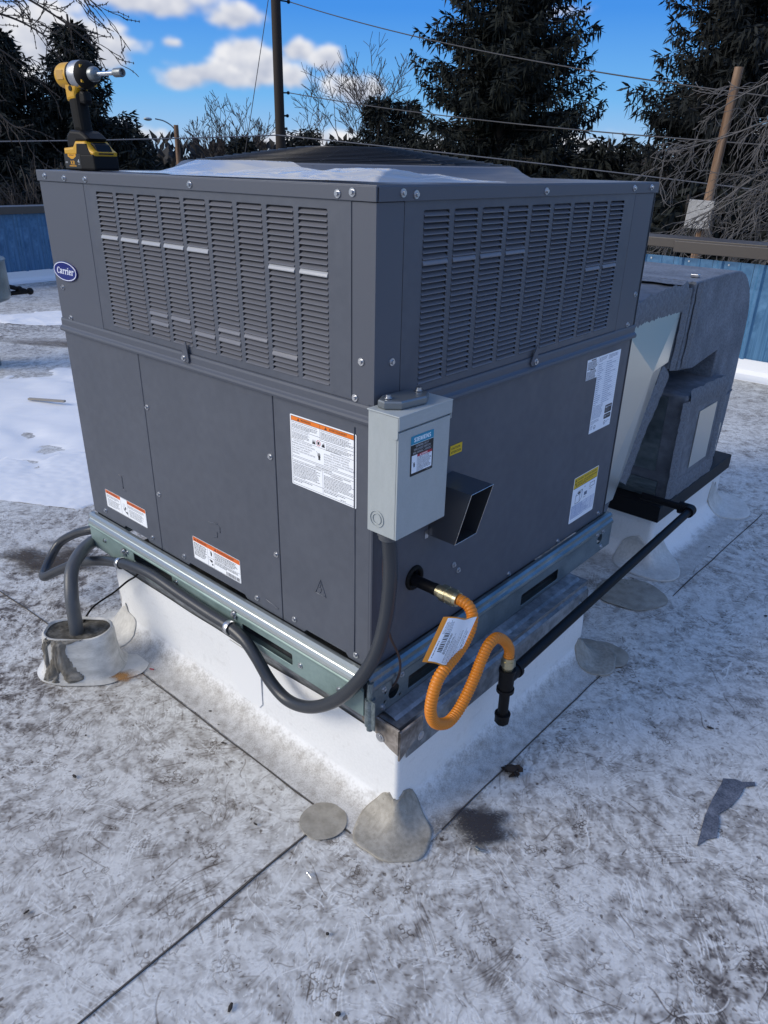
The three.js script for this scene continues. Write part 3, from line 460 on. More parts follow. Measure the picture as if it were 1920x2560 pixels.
// lower access panels with stepped lower lips
const lower = (x0, x1, y1, notches) => { const p = [[x0, UB]]; for (const [a, b] of notches) p.push([a, UB], [a + .008, UB + .009], [b - .008, UB + .009], [b, UB]); p.push([x1, UB], [x1, y1], [x0, y1]); return poly(p, [], .018, .0012); };
up('access_panel', lower(-UW + .002, -.8335, 1.0, [[-1.04, -.90]]), M.cab, 0);
up('access_panel', lower(-.8310, -.2995, 1.0, [[-.70, -.44]]), M.cab, 0);
up('access_panel', lower(-.2970, -.0075, 1.0, [[-.22, -.07]]), M.cab, 0);
up('access_panel', poly(rect(.012, UD - .001, UB, 1.0), [ring(.145, .594, .028), ring(.021, .81, .008), rect(.1915, .2705, .6895, .8195)], .018, .0012), M.cab, 1);
up('corner_trim', merge([rbox(.0075, .585, .02, -.0035, .705, -.0115, .0015), rbox(.02, .585, .012, -.0115, .705, -.0065, .0015)]), M.trim, 0);
// pressed grooves and seams in the lower panels
for (const [pts, R] of [[[[-.05, .44], [-.05, .98]], 0], [[[-.36, .445], [-.315, .437]], 0]]) up('pressed_bead', rod([...pts[0], .0002], [...pts[1], .0002], .0022, .0022, 8), M.cab, R);
up('pressed_mark', merge([[-.176, .545, -.141, .545], [-.141, .545, -.1585, .585], [-.1585, .585, -.176, .545], [-.157, .575, -.162, .562], [-.162, .562, -.155, .562], [-.155, .562, -.160, .550]].map(([a, b, c, d]) => rod([a, b, .0002], [c, d, .0002], .0014, .0014, 6))), M.cab, 0);
up('pressed_mark', merge([[-.585, .589, -.545, .595], [-.545, .595, -.535, .588], [-.535, .588, -.535, .574], [-.535, .574, -.549, .571], [-.549, .571, -.549, .556], [-.549, .556, -.565, .550]].map(([a, b, c, d]) => rod([a, b, .0002], [c, d, .0002], .0015, .0015, 6))), M.cab, 0);
up('pressed_mark', merge([[-1.027, .596, -1.012, .592], [-1.012, .592, -1.012, .552], [-1.012, .552, -.998, .549]].map(([a, b, c, d]) => rod([a, b, .0002], [c, d, .0002], .0015, .0015, 6))), M.cab, 0);
// louvered panels: nine columns of thirty slats each, set in real openings
const slatGeo = (() => {                                   // section as (out, up)
  const p = [[.0002, -.0002], [.0018, .0006], [.0017, .0018], [-.0014, .0039], [-.0048, .0064], [-.0084, .0090], [-.0090, .0085], [-.0054, .0058], [-.0022, .0033], [-.0004, .0012]];
  const s = new THREE.Shape(p.map(([o, y]) => new THREE.Vector2(-o, y))); const g = new THREE.ExtrudeGeometry(s, { depth: .0765, bevelEnabled: false }).rotateY(Math.PI / 2).translate(-.03825, 0, 0);
  return g; })();
const flatGeo = (() => { const p = [[.0002, -.0002], [.0022, .0004], [.0026, .0022], [.001, .0062], [-.0016, .0100], [-.0024, .0096], [-.0002, .0058], [-.0002, .0012]]; return new THREE.ExtrudeGeometry(new THREE.Shape(p.map(([o, y]) => new THREE.Vector2(-o, y))), { depth: .0765, bevelEnabled: false }).rotateY(Math.PI / 2).translate(-.03825, 0, 0); })();
function louverPanel(R) {
  const x0 = R ? .0755 : -.9905, x1 = R ? 1.0205 : -.0595, y0 = 1.034, y1 = 1.3945, c0 = R ? .1305 : -.9335, pitch = R ? .0940 : .0920, yt = 1.3765, yb = 1.0500, cw = .0775;
  const holes = Array.from({ length: 9 }, (_, k) => rrect(c0 + k * pitch, c0 + k * pitch + cw, yb, yt, .003, 2));
  const pan = up('louver_panel', poly(rect(x0, x1, y0, y1), holes, .0024, .0008), M.cab, R);
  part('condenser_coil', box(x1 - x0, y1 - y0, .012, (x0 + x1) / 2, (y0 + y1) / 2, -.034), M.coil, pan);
  const rest = [], dy = (yt - yb) / 30, r = mulberry(R ? 5 : 6);
  for (let c = 0; c < 9; c++) for (let k = 0; k < 30; k++) {
    const x = c0 + c * pitch + cw / 2, y = yb + k * dy + .0004;
    let flat = R ? (k === 21 && c < 4) || (k === 15 && c > 6) : (k === 20 && c < 5) || (k === 19 && c > 6) || ((k === 3 || k === 5) && c > 1 && c < 8 && (c + k) % 3 > 0);
    const g = flat ? flatGeo : slatGeo, tilt = (r() - .5) * .10, yaw = (r() - .5) * .008, mt = flat && !R && (k === 20 || k === 19) ? M.slatSkyLit : M.slat;
    const near = R ? c < 5 : c > 3;
    if (near) { const m = part('louver_slat', g, mt, pan); m.position.set(x, y, 0); m.rotation.set(tilt, 0, yaw); }
    else { const q = clean(g.clone()); q.applyMatrix4(new THREE.Matrix4().makeRotationFromEuler(new THREE.Euler(tilt, 0, yaw)).setPosition(x, y, 0)); rest.push([q, mt]); }
  }
  for (const mt of [M.slat, M.slatSkyLit]) { const l = rest.filter((q) => q[1] === mt).map((q) => q[0]); if (l.length) part('louver_slats', mergeGeometries(l), mt, pan).userData.kind = 'stuff'; }
  // ledge rail below the panel, with its bright rolled lip
  const rail = up('ledge_rail', profileX([[-.014, 1.0325], [-.003, 1.0325], [.0015, 1.0305], [.0025, 1.0265], [.0025, 1.012], [.0055, 1.0085], [.0095, 1.0055], [.0105, 1.0015], [.0095, .9975], [-.008, .9965]].slice().reverse(), R ? .0 : -UW, R ? UD : 0, .0014), M.trim, R);
  const lx = R ? .573 : -.606;                              // little wedge-shaped catch that holds the panel
  const lat = up('panel_catch', poly([[lx + .006, 1.062], [lx + .009, 1.062], [lx + .016, 1.018], [lx + .013, 1.012], [lx - .012, 1.013], [lx - .017, 1.021]], [], .003, .0006).translate(0, 0, .009), M.trim, R);
  return pan;
}
louverPanel(0); louverPanel(1);
// screws
const screwGeo = merge([cyl(.0074, .0078, .0018, 16).rotateX(Math.PI / 2).translate(0, 0, .0009), cyl(.0042, .0048, .0052, 6).rotateX(Math.PI / 2).translate(0, 0, .003)]);
const LS = [[-1.178, 1.406], [-1.074, 1.403], [-.968, 1.403], [-.529, 1.405], [-.088, 1.4035], [-.052, 1.407], [-1.187, 1.12], [-1.168, 1.038], [-.033, 1.114], [-.049, 1.0405], [-.818, .851], [-.812, .598], [-1.145, .438], [-.879, .436], [-.719, .434], [-.315, .846], [-.311, .594], [-.397, .434], [-.254, .434], [-.045, .432]];
const RS = [[.064, 1.407], [.1, 1.404], [.551, 1.404], [.997, 1.406], [1.103, 1.407], [1.118, 1.124], [1.097, 1.04], [.049, 1.111], [.3, .564], [.321, .54], [.569, .424], [.84, .424], [1.103, .428]];
for (const [x, y] of LS) up('screw', screwGeo, M.zinc, 0).position.set(x, y, y > 1.396 ? .0045 : .0002);
for (const [x, y] of RS) up('screw', screwGeo, M.zinc, 1).position.set(y > 1.396 ? .0045 : .0002, y, -x);
up('screw', screwGeo, M.zinc, 0).position.set(-.608, 1.022, .0092); up('screw', screwGeo, M.zinc, 1).position.set(.0092, 1.022, -.577);
// top pan: folded lip, flat sheet, raised fan ring
{
  const R0 = .432, cx = -UW / 2, cz = -UD / 2 + .005;
  const sh = new THREE.Shape(rect(-UW - .003, .003, -.003, UD + .003).map(([x, y]) => new THREE.Vector2(x, y))); sh.holes.push(new THREE.Path(ring(cx, -cz, R0 + .055, 64).map(([x, y]) => new THREE.Vector2(x, y))));
  part('top_pan', new THREE.ExtrudeGeometry(sh, { depth: .0015, bevelEnabled: true, bevelThickness: .0015, bevelSize: .0015, bevelOffset: -.0015, bevelSegments: 2 }).rotateX(-Math.PI / 2).translate(0, UH - .003, 0), M.cab, unit);
  up('top_lip', rbox(UW + .006, .0245, .004, -UW / 2, UH - .0145, .0022, .0012), M.trim, 0); up('top_lip', rbox(UD + .003, .0245, .004, UD / 2 + .0035, UH - .0145, .0022, .0012), M.trim, 1);
  part('top_lip', merge([box(UW, .0245, .004, -UW / 2, UH - .0145, -UD - .002), box(.004, .0245, UD, -UW - .002, UH - .0145, -UD / 2)]), M.trim, unit);
  const lathe = new THREE.LatheGeometry([[R0 + .09, -.001], [R0 + .05, .004], [R0 + .025, .016], [R0 + .01, .027], [R0, .030], [R0 - .008, .028], [R0 - .012, .02], [R0 - .014, -.08]].map(([a, b]) => new THREE.Vector2(a, b)), 96);
  part('fan_ring', lathe.translate(cx, UH, cz), M.cab, unit);
  const blades = []; for (let k = 0; k < 4; k++) blades.push(box(.36, .004, .16).rotateX(.5).translate(.2, -.045, 0).rotateY(k * Math.PI / 2 + .3)); blades.push(cyl(.07, .07, .06, 24, 0, -.045, 0));
  part('fan', merge(blades).translate(cx, UH, cz), M.coil, unit);
  const gy = (r) => r < .13 ? .068 : lerp(.068, .030, (r - .13) / (R0 - .13)), wires = [];
  for (let r = .05; r < R0 + .002; r += .0235) wires.push(new THREE.TorusGeometry(r, .0014, 6, 88).rotateX(Math.PI / 2).translate(0, gy(r), 0));
  for (let k = 0; k < 8; k++) { const a = k / 8 * Math.PI * 2 + .2, c = curveOf([.04, .12, .22, .32, .40, .445].map((r) => [r * Math.cos(a), gy(r) - .004, r * Math.sin(a)])); wires.push(new THREE.TubeGeometry(c, 16, .0016, 6)); }
  wires.push(cyl(.055, .055, .003, 24, 0, gy(.05), 0));
  part('fan_guard', merge(wires).translate(cx, UH, cz), M.guard, unit);
}
// badge and stickers
{
  const e = new THREE.Shape(); e.absellipse(0, 0, .0645, .0265, 0, 2 * Math.PI); const g = new THREE.ExtrudeGeometry(e, { depth: .003, bevelEnabled: true, bevelThickness: .001, bevelSize: .001, bevelOffset: -.001, bevelSegments: 2, curveSegments: 40 }), p = g.attributes.position, uv = g.attributes.uv;
  for (let i = 0; i < p.count; i++) uv.setXY(i, p.getX(i) / .13 + .5, p.getY(i) / .053 + .5);
  up('badge', g, new THREE.MeshPhysicalMaterial({ map: TBADGE, roughness: .3, clearcoat: .6 }), 0).position.set(-1.1525, 1.1665, .001);
}
function sticker(pts, map, R, uvRect, name = 'warning_label', z = .0012) {
  const xs = pts.map((p) => p[0]), ys = pts.map((p) => p[1]), a = uvRect ?? [Math.min(...xs), Math.max(...xs), Math.min(...ys), Math.max(...ys)], g = poly(pts, [], .0006, 0), p = g.attributes.position, uv = g.attributes.uv;
  for (let i = 0; i < p.count; i++) uv.setXY(i, (p.getX(i) - a[0]) / (a[1] - a[0]), (p.getY(i) - a[2]) / (a[3] - a[2]));
  return up(name, g.translate(0, 0, z), printMat(map), R);
}
sticker(rrect(-.2415, -.0445, .803, .9655, .003), T1, 0);
sticker(rrect(-1.127, -.899, .459, .519, .003), smallWarn(0), 0);
sticker(rrect(-.666, -.4585, .450, .5195, .003), smallWarn(1), 0);
sticker([[.945, .740], [1.080, .740], [1.080, .972], [.874, .972], [.878, .913], [.945, .913]].map(([x, y]) => [x, y]), TRATE, 1, [.874, 1.080, .740, .972], 'rating_label');
sticker(rrect(.896, 1.052, .460, .612, .004), TCAUT, 1, null, 'caution_label');
sticker(rect(.255, .30, .862, .885), canvasTex(128, 64, (x) => { x.fillStyle = '#d8b40c'; x.fillRect(0, 0, 128, 64); x.fillStyle = '#2a2405'; x.font = 'bold 22px sans-serif'; x.fillText('CAUTION', 10, 28, 108); x.fillText('ATTENTION', 10, 54, 108); }), 1, null, 'caution_label');
// base rails: plated section with fork slots on both visible sides
function baseRail(R, len0, len1, slots, holes, mat) {
  const y0 = .302, y1 = .398, z = .028, ym = .340;
  const top = up('base_rail', merge([profileX([[.006, .412], [.016, .413], [.022, .409], [.024, .403], [.020, .398], [.0225, .394], [.0285, .390], [.0300, .384], [.0272, .378]].slice().reverse(), len0, len1, .002)]), R ? M.galv : M.topRail, R);
  const plate = up('base_rail', poly(rect(len0, len1, y0, .379), [...slots.map(([a, b, c, d]) => rrect(a, b, c, d, .004, 2)), ...holes.map(([x, y, r]) => ring(x, y, r, 20))], .0025, .0006).translate(0, 0, .0285), mat, R);
  up('rail_rib', profileX([[.0287, .378], [.0312, .3755], [.0318, .3735], [.0312, .3715], [.0287, .3695]].slice().reverse(), len0, len1, .001), mat, R).visible = !R;
  up('rail_lip', box(len1 - len0, .0022, .03, (len0 + len1) / 2, y0 - .0006, .0135), mat, R);
  return plate;
}
baseRail(0, -1.215, .006, [[-.955, -.752, .338, .369], [-.432, -.236, .318, .352]], [], M.green);
baseRail(1, -.028, 1.165, [[.105, .310, .313, .350], [.606, .815, .312, .349]], [[.052, .338, .019], [1.083, .349, .018], [.02, .325, .004], [.022, .35, .004], [.075, .315, .004]], M.galv);
for (const [x, y] of [[-1.125, .347], [-.99, .356], [-.729, .357], [-.466, .362], [-.206, .334], [-.072, .334]]) up('screw', screwGeo, M.zinc, 0).position.set(x, y, .0285);
for (const [x, y] of [[.015, .365], [.012, .315], [.078, .372], [1.06, .372], [1.10, .372], [1.10, .315]]) up('screw', screwGeo, M.zinc, 1).position.set(.0285, y, -x);
part('base_rail', merge([box(1.22, .11, .003, -.61, .355, -1.165), box(.003, .11, 1.16, -1.213, .355, -.585)]), M.galv, unit);
part('corner_pin', merge([rod([.024, .27, .026], [.024, .405, .026], .008), rod([.024, .285, .026], [.024, .36, .026], .0125, .0125, 14), box(.03, .08, .003, .030, .322, .032)]), M.galv, unit);
// flue hood on the right face: open duct cut back at the foot
{
  const q = (x, y, z) => [x, y, z], A = { t: .821, b: .688, l: -.19, r: -.272, xt: .111, xb: .076 };
  const wall = (a, b, c, d) => { const g = new THREE.BufferGeometry(); g.setAttribute('position', new THREE.Float32BufferAttribute([...a, ...b, ...c, ...a, ...c, ...d], 3)); g.setAttribute('uv', new THREE.Float32BufferAttribute([0, 0, 1, 0, 1, 1, 0, 0, 1, 1, 0, 1], 2)); g.computeVertexNormals(); return g; };
  const shell = (o) => { const t = A.t - o, b = A.b + o, l = A.l - o, r = A.r + o; return [wall(q(0, t, l), q(A.xt, t, l), q(A.xt, t, r), q(0, t, r)), wall(q(0, b, r), q(A.xb, b, r), q(A.xb, b, l), q(0, b, l)), wall(q(0, b, l), q(A.xb, b, l), q(A.xt, t, l), q(0, t, l)), wall(q(0, t, r), q(A.xt, t, r), q(A.xb, b, r), q(0, b, r))]; };
  const rim = [[A.t, A.l, A.xt, A.t, A.r, A.xt], [A.t, A.r, A.xt, A.b, A.r, A.xb], [A.b, A.r, A.xb, A.b, A.l, A.xb], [A.b, A.l, A.xb, A.t, A.l, A.xt]].map(([y, z, x, Y, Z, X]) => rod([x, y, z], [X, Y, Z], .0008, .0008, 5));
  const hood = part('flue_hood', merge([...shell(0), ...shell(.0012)]), M.vent, unit); hood.material.side = THREE.DoubleSide;
  part('hood_rim', merge(rim), M.chrome, hood); part('hood_flange', box(.0015, .02, .012, .001, .692, -.183), M.zinc, hood);
}
up('grommet', new THREE.TorusGeometry(.025, .006, 8, 24).translate(.145, .594, .001), M.rubber, 1);

// ---------------------------------------------------------------- enclosed disconnect switch on the corner
{
  const d = thing('disconnect_switch', 'light grey enclosed electrical switch box with a metal hub, fixed at the unit corner', 'switch box', [0, 0, 0]);
  const x0 = .003, x1 = .080, y0 = .778, y1 = 1.034, z0 = .021, z1 = -.139, zc = (z0 + z1) / 2;
  part('enclosure', merge([rbox(x1 - x0 - .004, y1 - y0 - .002, z0 - z1 - .004, (x0 + x1) / 2 - .002, (y0 + y1) / 2, zc, .002)]), M.boxPaint, d);
  part('cover', merge([rbox(.004, y1 - y0 - .032, z0 - z1 - .002, x1 - .001, (y0 + y1) / 2 - .014, zc, .0015)]), M.boxPaint, d);
  part('lid', merge([rbox(x1 - x0 + .004, .003, z0 - z1 + .004, (x0 + x1) / 2 + .002, y1 + .001, zc, .0012), rbox(.0025, .0255, z0 - z1 + .002, x1 + .0022, y1 - .0125, zc, .001)]), M.boxPaint, d);
  const ear = poly([[.03, 1.033], [.0815, 1.033], [.0815, .995], [.078, .990], [.070, .991], [.058, .997], [.046, 1.007], [.038, 1.018], [.033, 1.024]], [], .002, .0006); part('lid_ear', ear.translate(0, 0, z0 + .0022), M.boxPaint, d);
  const hubS = new THREE.Shape([[-.052, -.006], [-.03, -.024], [.03, -.024], [.052, -.006], [.052, .008], [.03, .024], [-.03, .024], [-.052, .008]].map(([x, y]) => new THREE.Vector2(x, y)));
  const hub = part('hub_plate', new THREE.ExtrudeGeometry(hubS, { depth: .009, bevelEnabled: true, bevelThickness: .004, bevelSize: .005, bevelSegments: 4 }).rotateX(-Math.PI / 2).rotateY(Math.PI / 2 - .15).scale(1, 1.0, 1).translate(.036, y1 + .0065, -.047), M.hub, d);
  for (const z of [-.008, -.088]) part('screw', merge([cyl(.008, .008, .002, 14), cyl(.0055, .006, .006, 6, 0, .003, 0)]), M.zinc, hub).position.set(.033 + (z + .047) * -.1, y1 + .0215, z);
  part('knockout', merge([new THREE.TorusGeometry(.0175, .0009, 6, 28), new THREE.TorusGeometry(.011, .0009, 6, 24)]).translate(.030, y0 + .034, z0 - .0008), M.boxPaint, d);
  part('hasp', new THREE.ExtrudeGeometry((() => { const s = new THREE.Shape(rrect(0, .013, 0, .036, .006, 5).map(([x, y]) => new THREE.Vector2(x, y))); s.holes.push(new THREE.Path(rrect(.002, .0085, .010, .024, .002, 3).map(([x, y]) => new THREE.Vector2(x, y)))); return s; })(), { depth: .002, bevelEnabled: false }).rotateY(Math.PI / 2).translate(x1 - .014, .872, z1 + .001), M.zinc, d);
  part('foot_tab', new THREE.ExtrudeGeometry((() => { const s = new THREE.Shape(rrect(0, .034, 0, .014, .006, 5).map(([x, y]) => new THREE.Vector2(x, y))); s.holes.push(new THREE.Path(ring(.022, .007, .0035, 12).map(([x, y]) => new THREE.Vector2(x, y)))); return s; })(), { depth: .0022, bevelEnabled: false }).rotateX(-Math.PI / 2).rotateY(Math.PI / 2).translate(x1 - .004, y0 + .004, -.05), M.boxPaint, d);
  const g = poly(rrect(0, .069, 0, .0815, .002), [], .0006, 0), p = g.attributes.position, uv = g.attributes.uv; for (let i = 0; i < p.count; i++) uv.setXY(i, p.getX(i) / .069, p.getY(i) / .0815);
  const lb = part('switch_label', g, printMat(TSW), d); lb.rotation.y = Math.PI / 2; lb.position.set(x1 + .0018, .9065, -.0165);
  part('lid_hinge', rbox(.01, .016, .003, x1 - .004, y1 - .030, z1 - .0015, .001), M.boxPaint, d);
}
// ---------------------------------------------------------------- conduits, wires, gas line
const ridged = (r, pitch, amp) => (s) => r * (1 + amp * Math.sin(s / pitch * 2 * Math.PI));
{
  const c = thing('power_conduit', 'long dark grey flexible conduit looping from the switch box along the base rail', 'conduit');
  const pts = [[.040, .79, -.006], [.042, .755, -.006], [.047, .70, -.006], [.051, .63, .002], [.052, .57, .014], [.046, .50, .034], [.016, .425, .052], [-.064, .320, .056], [-.16, .249, .056], [-.2375, .229, .054], [-.298, .252, .053], [-.349, .298, .052], [-.394, .3265, .050], [-.45, .339, .049], [-.55, .341, .049], [-.68, .345, .049], [-.817, .351, .049], [-.906, .343, .050], [-.99, .325, .051], [-1.10, .294, .057], [-1.227, .247, .078], [-1.355, .175, .098], [-1.45, .117, .112], [-1.495, .104, .095], [-1.54, .122, .05], [-1.553, .166, .0], [-1.46, .232, -.03], [-1.378, .268, -.05], [-1.30, .296, -.09], [-1.23, .315, -.16], [-1.18, .32, -.26]];
  const cu = curveOf(pts); part('tube', hose(cu, 900, 16, ridged(.0157, .0072, .012)), M.conduit, c);
  part('connector', merge([cyl(.021, .021, .018, 20, .04, .772, -.006), cyl(.0235, .0235, .007, 8, .04, .7735, -.006)]), M.pvc, c);
}
const clipGeo = merge([new THREE.TorusGeometry(.0178, .0016, 6, 28).rotateY(Math.PI / 2).scale(6, 1, 1), box(.012, .02, .0016, 0, .026, -.018), cyl(.0105, .0105, .0016, 18).rotateX(Math.PI / 2).translate(0, .033, -.0175), cyl(.0055, .006, .006, 6).rotateX(Math.PI / 2).translate(0, .033, -.014)]);
for (const [x, y, rz, lb] of [[-1.0, .3225, .17, 'metal strap clip holding the conduit at the far end of the base rail'], [-.457, .3395, .06, 'metal strap clip holding the conduit in the middle of the base rail']]) { const m = solo('conduit_clip', clipGeo, M.zinc, lb, 'clip', 'conduit clips on the base rail'); m.position.set(x, y, .051); m.rotation.z = rz; }
{
  const p = solo('grey_riser_conduit', hose(curveOf([[-1.022, .09, .215], [-1.026, .18, .21], [-1.045, .255, .198], [-1.09, .306, .165], [-1.16, .318, .096], [-1.24, .30, .0], [-1.27, .29, -.12]]), 200, 16, ridged(.0205, .008, .006)), M.pvc, 'grey conduit rising from the sealed pocket and bending behind the rail', 'conduit');
  solo('thin_black_wire', hose(curveOf([[-.962, .29, .015], [-.9714, .275, .024], [-1.0, .252, .036], [-1.0648, .192, .055], [-1.095, .150, .12], [-1.065, .13, .17], [-1.034, .10, .205]]), 60, 7, () => .0032), M.rubber, 'thin black wire dropping from the rail into the sealed pocket', 'wire');
  solo('thin_brown_wire', hose(curveOf([[.03, .80, -.018], [.022, .72, -.014], [.022, .60, -.018], [.026, .50, -.036], [.036, .44, -.056], [.038, .40, -.060], [.034, .365, -.048], [.016, .345, -.045], [.0, .338, -.045]]), 60, 7, () => .0028), std(.05, .03, .025, .6), 'thin brown wire hanging behind the conduit at the unit corner', 'wire');
}
{ // pitch pocket full of mud-coloured sealant
  const t = thing('pipe_pocket', 'oval membrane collar filled with dark crusted sealant around the riser conduit', 'roof pocket', [-1.03, 0, .205]); t.rotation.y = .78;
  const oval = (a, b, n = 48) => Array.from({ length: n }, (_, i) => { const q = i / n * 2 * Math.PI, c = Math.cos(q), s = Math.sin(q), e = .72; return [a * Math.sign(c) * Math.pow(Math.abs(c), e), b * Math.sign(s) * Math.pow(Math.abs(s), e)]; });
  const rows = [[.140, .102, .004], [.128, .090, .006], [.119, .081, .014], [.113, .074, .035], [.108, .069, .08], [.104, .066, .125], [.101, .064, .142], [.096, .060, .146], [.093, .057, .138]], pos = [], uv = [], idx = [], n = 48;
  rows.forEach(([a, b, y], k) => oval(a, b, n).forEach(([x, z], i) => { const w = 1 + .03 * P3.noise(x * 12, k, z * 12) + (k === 0 ? .06 * Math.sin(i / n * 12.6) : 0); pos.push(x * w, y + (k > 3 ? .006 * P3.noise(x * 20, 3, z * 20) : 0), z * w); uv.push(i / n * .7, 1 - y * 2.2); if (k) { const m = (i + 1) % n; idx.push((k - 1) * n + i, (k - 1) * n + m, k * n + i, k * n + i, (k - 1) * n + m, k * n + m); } }));
  const g = new THREE.BufferGeometry(); g.setAttribute('position', new THREE.Float32BufferAttribute(pos, 3)); g.setAttribute('uv', new THREE.Float32BufferAttribute(uv, 2)); g.setIndex(idx); g.computeVertexNormals(); part('collar', g, new THREE.MeshStandardMaterial({ map: speckle(256, [196, 194, 188], 34, 40, 53, 30), roughness: .6, side: THREE.DoubleSide }), t);
  const fp2 = [], fi = [], R = 12; fp2.push(0, .137, 0); for (let k = 1; k <= R; k++) oval(.097 * k / R, .061 * k / R, n).forEach(([x, z], i) => { fp2.push(x, .136 + .007 * P3.noise(x * 30, 8, z * 30) + .003 * P3.noise(x * 90, 2, z * 90), z); const c = 1 + (k - 1) * n + i, m = 1 + (k - 1) * n + (i + 1) % n; if (k === 1) fi.push(0, m, c); else fi.push(c - n, m, c, c - n, m - n, m); });
  const fg = new THREE.BufferGeometry(); fg.setAttribute('position', new THREE.Float32BufferAttribute(fp2, 3)); fg.setAttribute('uv', new THREE.Float32BufferAttribute(fp2.filter((_, i) => i % 3 !== 1).map((v) => v * 6), 2)); fg.setIndex(fi); fg.computeVertexNormals(); part('sealant_fill', fg, M.mud, t);
  const rp = [], ru = [], ri = [], nu = 40, nv = 26, prof = (v) => { const f = clamp(v) * (rows.length - 3), k = Math.min(rows.length - 4, Math.floor(f)) + 1, q = f - Math.floor(f); return [0, 1, 2].map((c) => lerp(rows[k][c], rows[k + 1][c], q)); };
  for (let j = 0; j <= nv; j++) for (let i = 0; i <= nu; i++) { const v = j / nv, an = 1.35 + i / nu * 1.25, [ra, rb, y] = prof(v), c = Math.cos(an), n2 = Math.sin(an), ox = Math.sign(c) * Math.pow(Math.abs(c), .72), oz = Math.sign(n2) * Math.pow(Math.abs(n2), .72), h = .35 + .9 * P3.noise(an * 3.2, v * 2.6, 1) + .3 * P3.noise(an * 9, v * 8, 4) - Math.pow(Math.abs(i / nu * 2 - 1), 2) * .8 - (v < .12 ? .25 * (1 - v / .12) : 0), o = h > 0 ? .002 + .007 * sstep(0, .5, h) + .003 * P3.noise(an * 30, v * 20, 2) : -.004; rp.push((ra + o) * ox, y + (v < .35 ? o * .6 : 0), (rb + o) * oz); ru.push(an, v * .5); if (i < nu && j < nv) { const k = j * (nu + 1) + i; ri.push(k, k + nu + 1, k + 1, k + 1, k + nu + 1, k + nu + 2); } }
  const rg = new THREE.BufferGeometry(); rg.setAttribute('position', new THREE.Float32BufferAttribute(rp, 3)); rg.setAttribute('uv', new THREE.Float32BufferAttribute(ru, 2)); rg.setIndex(ri); rg.computeVertexNormals(); part('sealant_run', rg, new THREE.MeshStandardMaterial({ map: speckle(256, [118, 113, 104], 44, 50, 63, 24), roughness: .85, side: THREE.DoubleSide }), t);
}
{ // gas connector: black nipple, brass fittings, orange corrugated hose
  const g = thing('gas_hose', 'orange corrugated gas connector hanging in a loop between brass fittings', 'gas hose');
  const pts = [[.126, .596, -.136], [.140, .596, -.137], [.158, .590, -.139], [.172, .574, -.136], [.180, .552, -.122], [.184, .532, -.098], [.186, .545 - .03, -.066], [.187, .522 - .02, -.030], [.187, .486, -.004], [.187, .452, .012], [.187, .412, .016], [.187, .374, .0], [.187, .350, -.028], [.186, .338, -.058], [.185, .346, -.090], [.184, .372, -.122], [.182, .406, -.154], [.180, .438, -.178], [.178, .462, -.206], [.176, .463, -.238], [.174, .442, -.270], [.171, .412, -.300], [.170, .385, -.317], [.170, .360, -.319]];
  const cu = curveOf(pts); part('corrugated_tube', hose(cu, 1150, 14, (s) => .0113 + .0021 * Math.pow(Math.abs(Math.sin(s / .0072 * Math.PI)), .6)), M.orange, g);
  const hex = (r, h) => new THREE.CylinderGeometry(r, r, h, 6, 1);
  part('brass_fitting', merge([cyl(.0145, .0145, .012, 20, 0, .083, 0), hex(.0195, .016).translate(0, .096, 0), cyl(.0165, .0165, .004, 18, 0, .106, 0), hex(.0195, .018).translate(0, .117, 0), cyl(.0165, .0175, .008, 18, 0, .130, 0)]).rotateZ(-Math.PI / 2).translate(0, .596, -.1355), M.brass, g);
  part('brass_fitting', merge([cyl(.0145, .0145, .02, 20, .17, .328, -.319), hex(.0185, .018).translate(.17, .345, -.319), cyl(.016, .016, .010, 18, .17, .359, -.319)]), M.brass, g);
  part('pipe_nipple', merge([rod([-.02, .594, -.1365], [.082, .596, -.1355], .0135, .0135, 18), rod([.066, .596, -.1355], [.0795, .596, -.1355], .0142, .0142, 18)]), M.blackIron, g);
  // paper tag wrapped on the hose
  const n = 20, pos = [], uv = [], idx = []; const C0 = V(.187, .538, -.098), ax = V(0, -.62, .78).normalize(), out = V(-.02, .55, .83).normalize();
  const A = V(.198, .585, -.125), B = V(.200, .497, -.052), Cc = V(.180, .553, .045), Dd = V(.176, .625, -.024);      // hose end low/high, free end
  for (let j = 0; j <= 8; j++) for (let i = 0; i <= n; i++) { const s = i / n, t = j / 8, p = V(0, 0, 0).addScaledVector(Dd, (1 - s) * (1 - t)).addScaledVector(Cc, (1 - s) * t).addScaledVector(A, s * (1 - t)).addScaledVector(B, s * t); p.x += .010 * Math.sin(s * 5.2) * (1 - s * .4); p.y += .004 * Math.sin(s * 7); pos.push(p.x, p.y, p.z); uv.push(s, 1 - t); if (i < n && j < 8) { const k = j * (n + 1) + i; idx.push(k, k + n + 1, k + 1, k + 1, k + n + 1, k + n + 2); } }
  const tg = new THREE.BufferGeometry(); tg.setAttribute('position', new THREE.Float32BufferAttribute(pos, 3)); tg.setAttribute('uv', new THREE.Float32BufferAttribute(uv, 2)); tg.setIndex(idx); tg.computeVertexNormals();
  const m = printMat(TTAG); m.side = THREE.DoubleSide; part('paper_tag', tg, m, g);
}
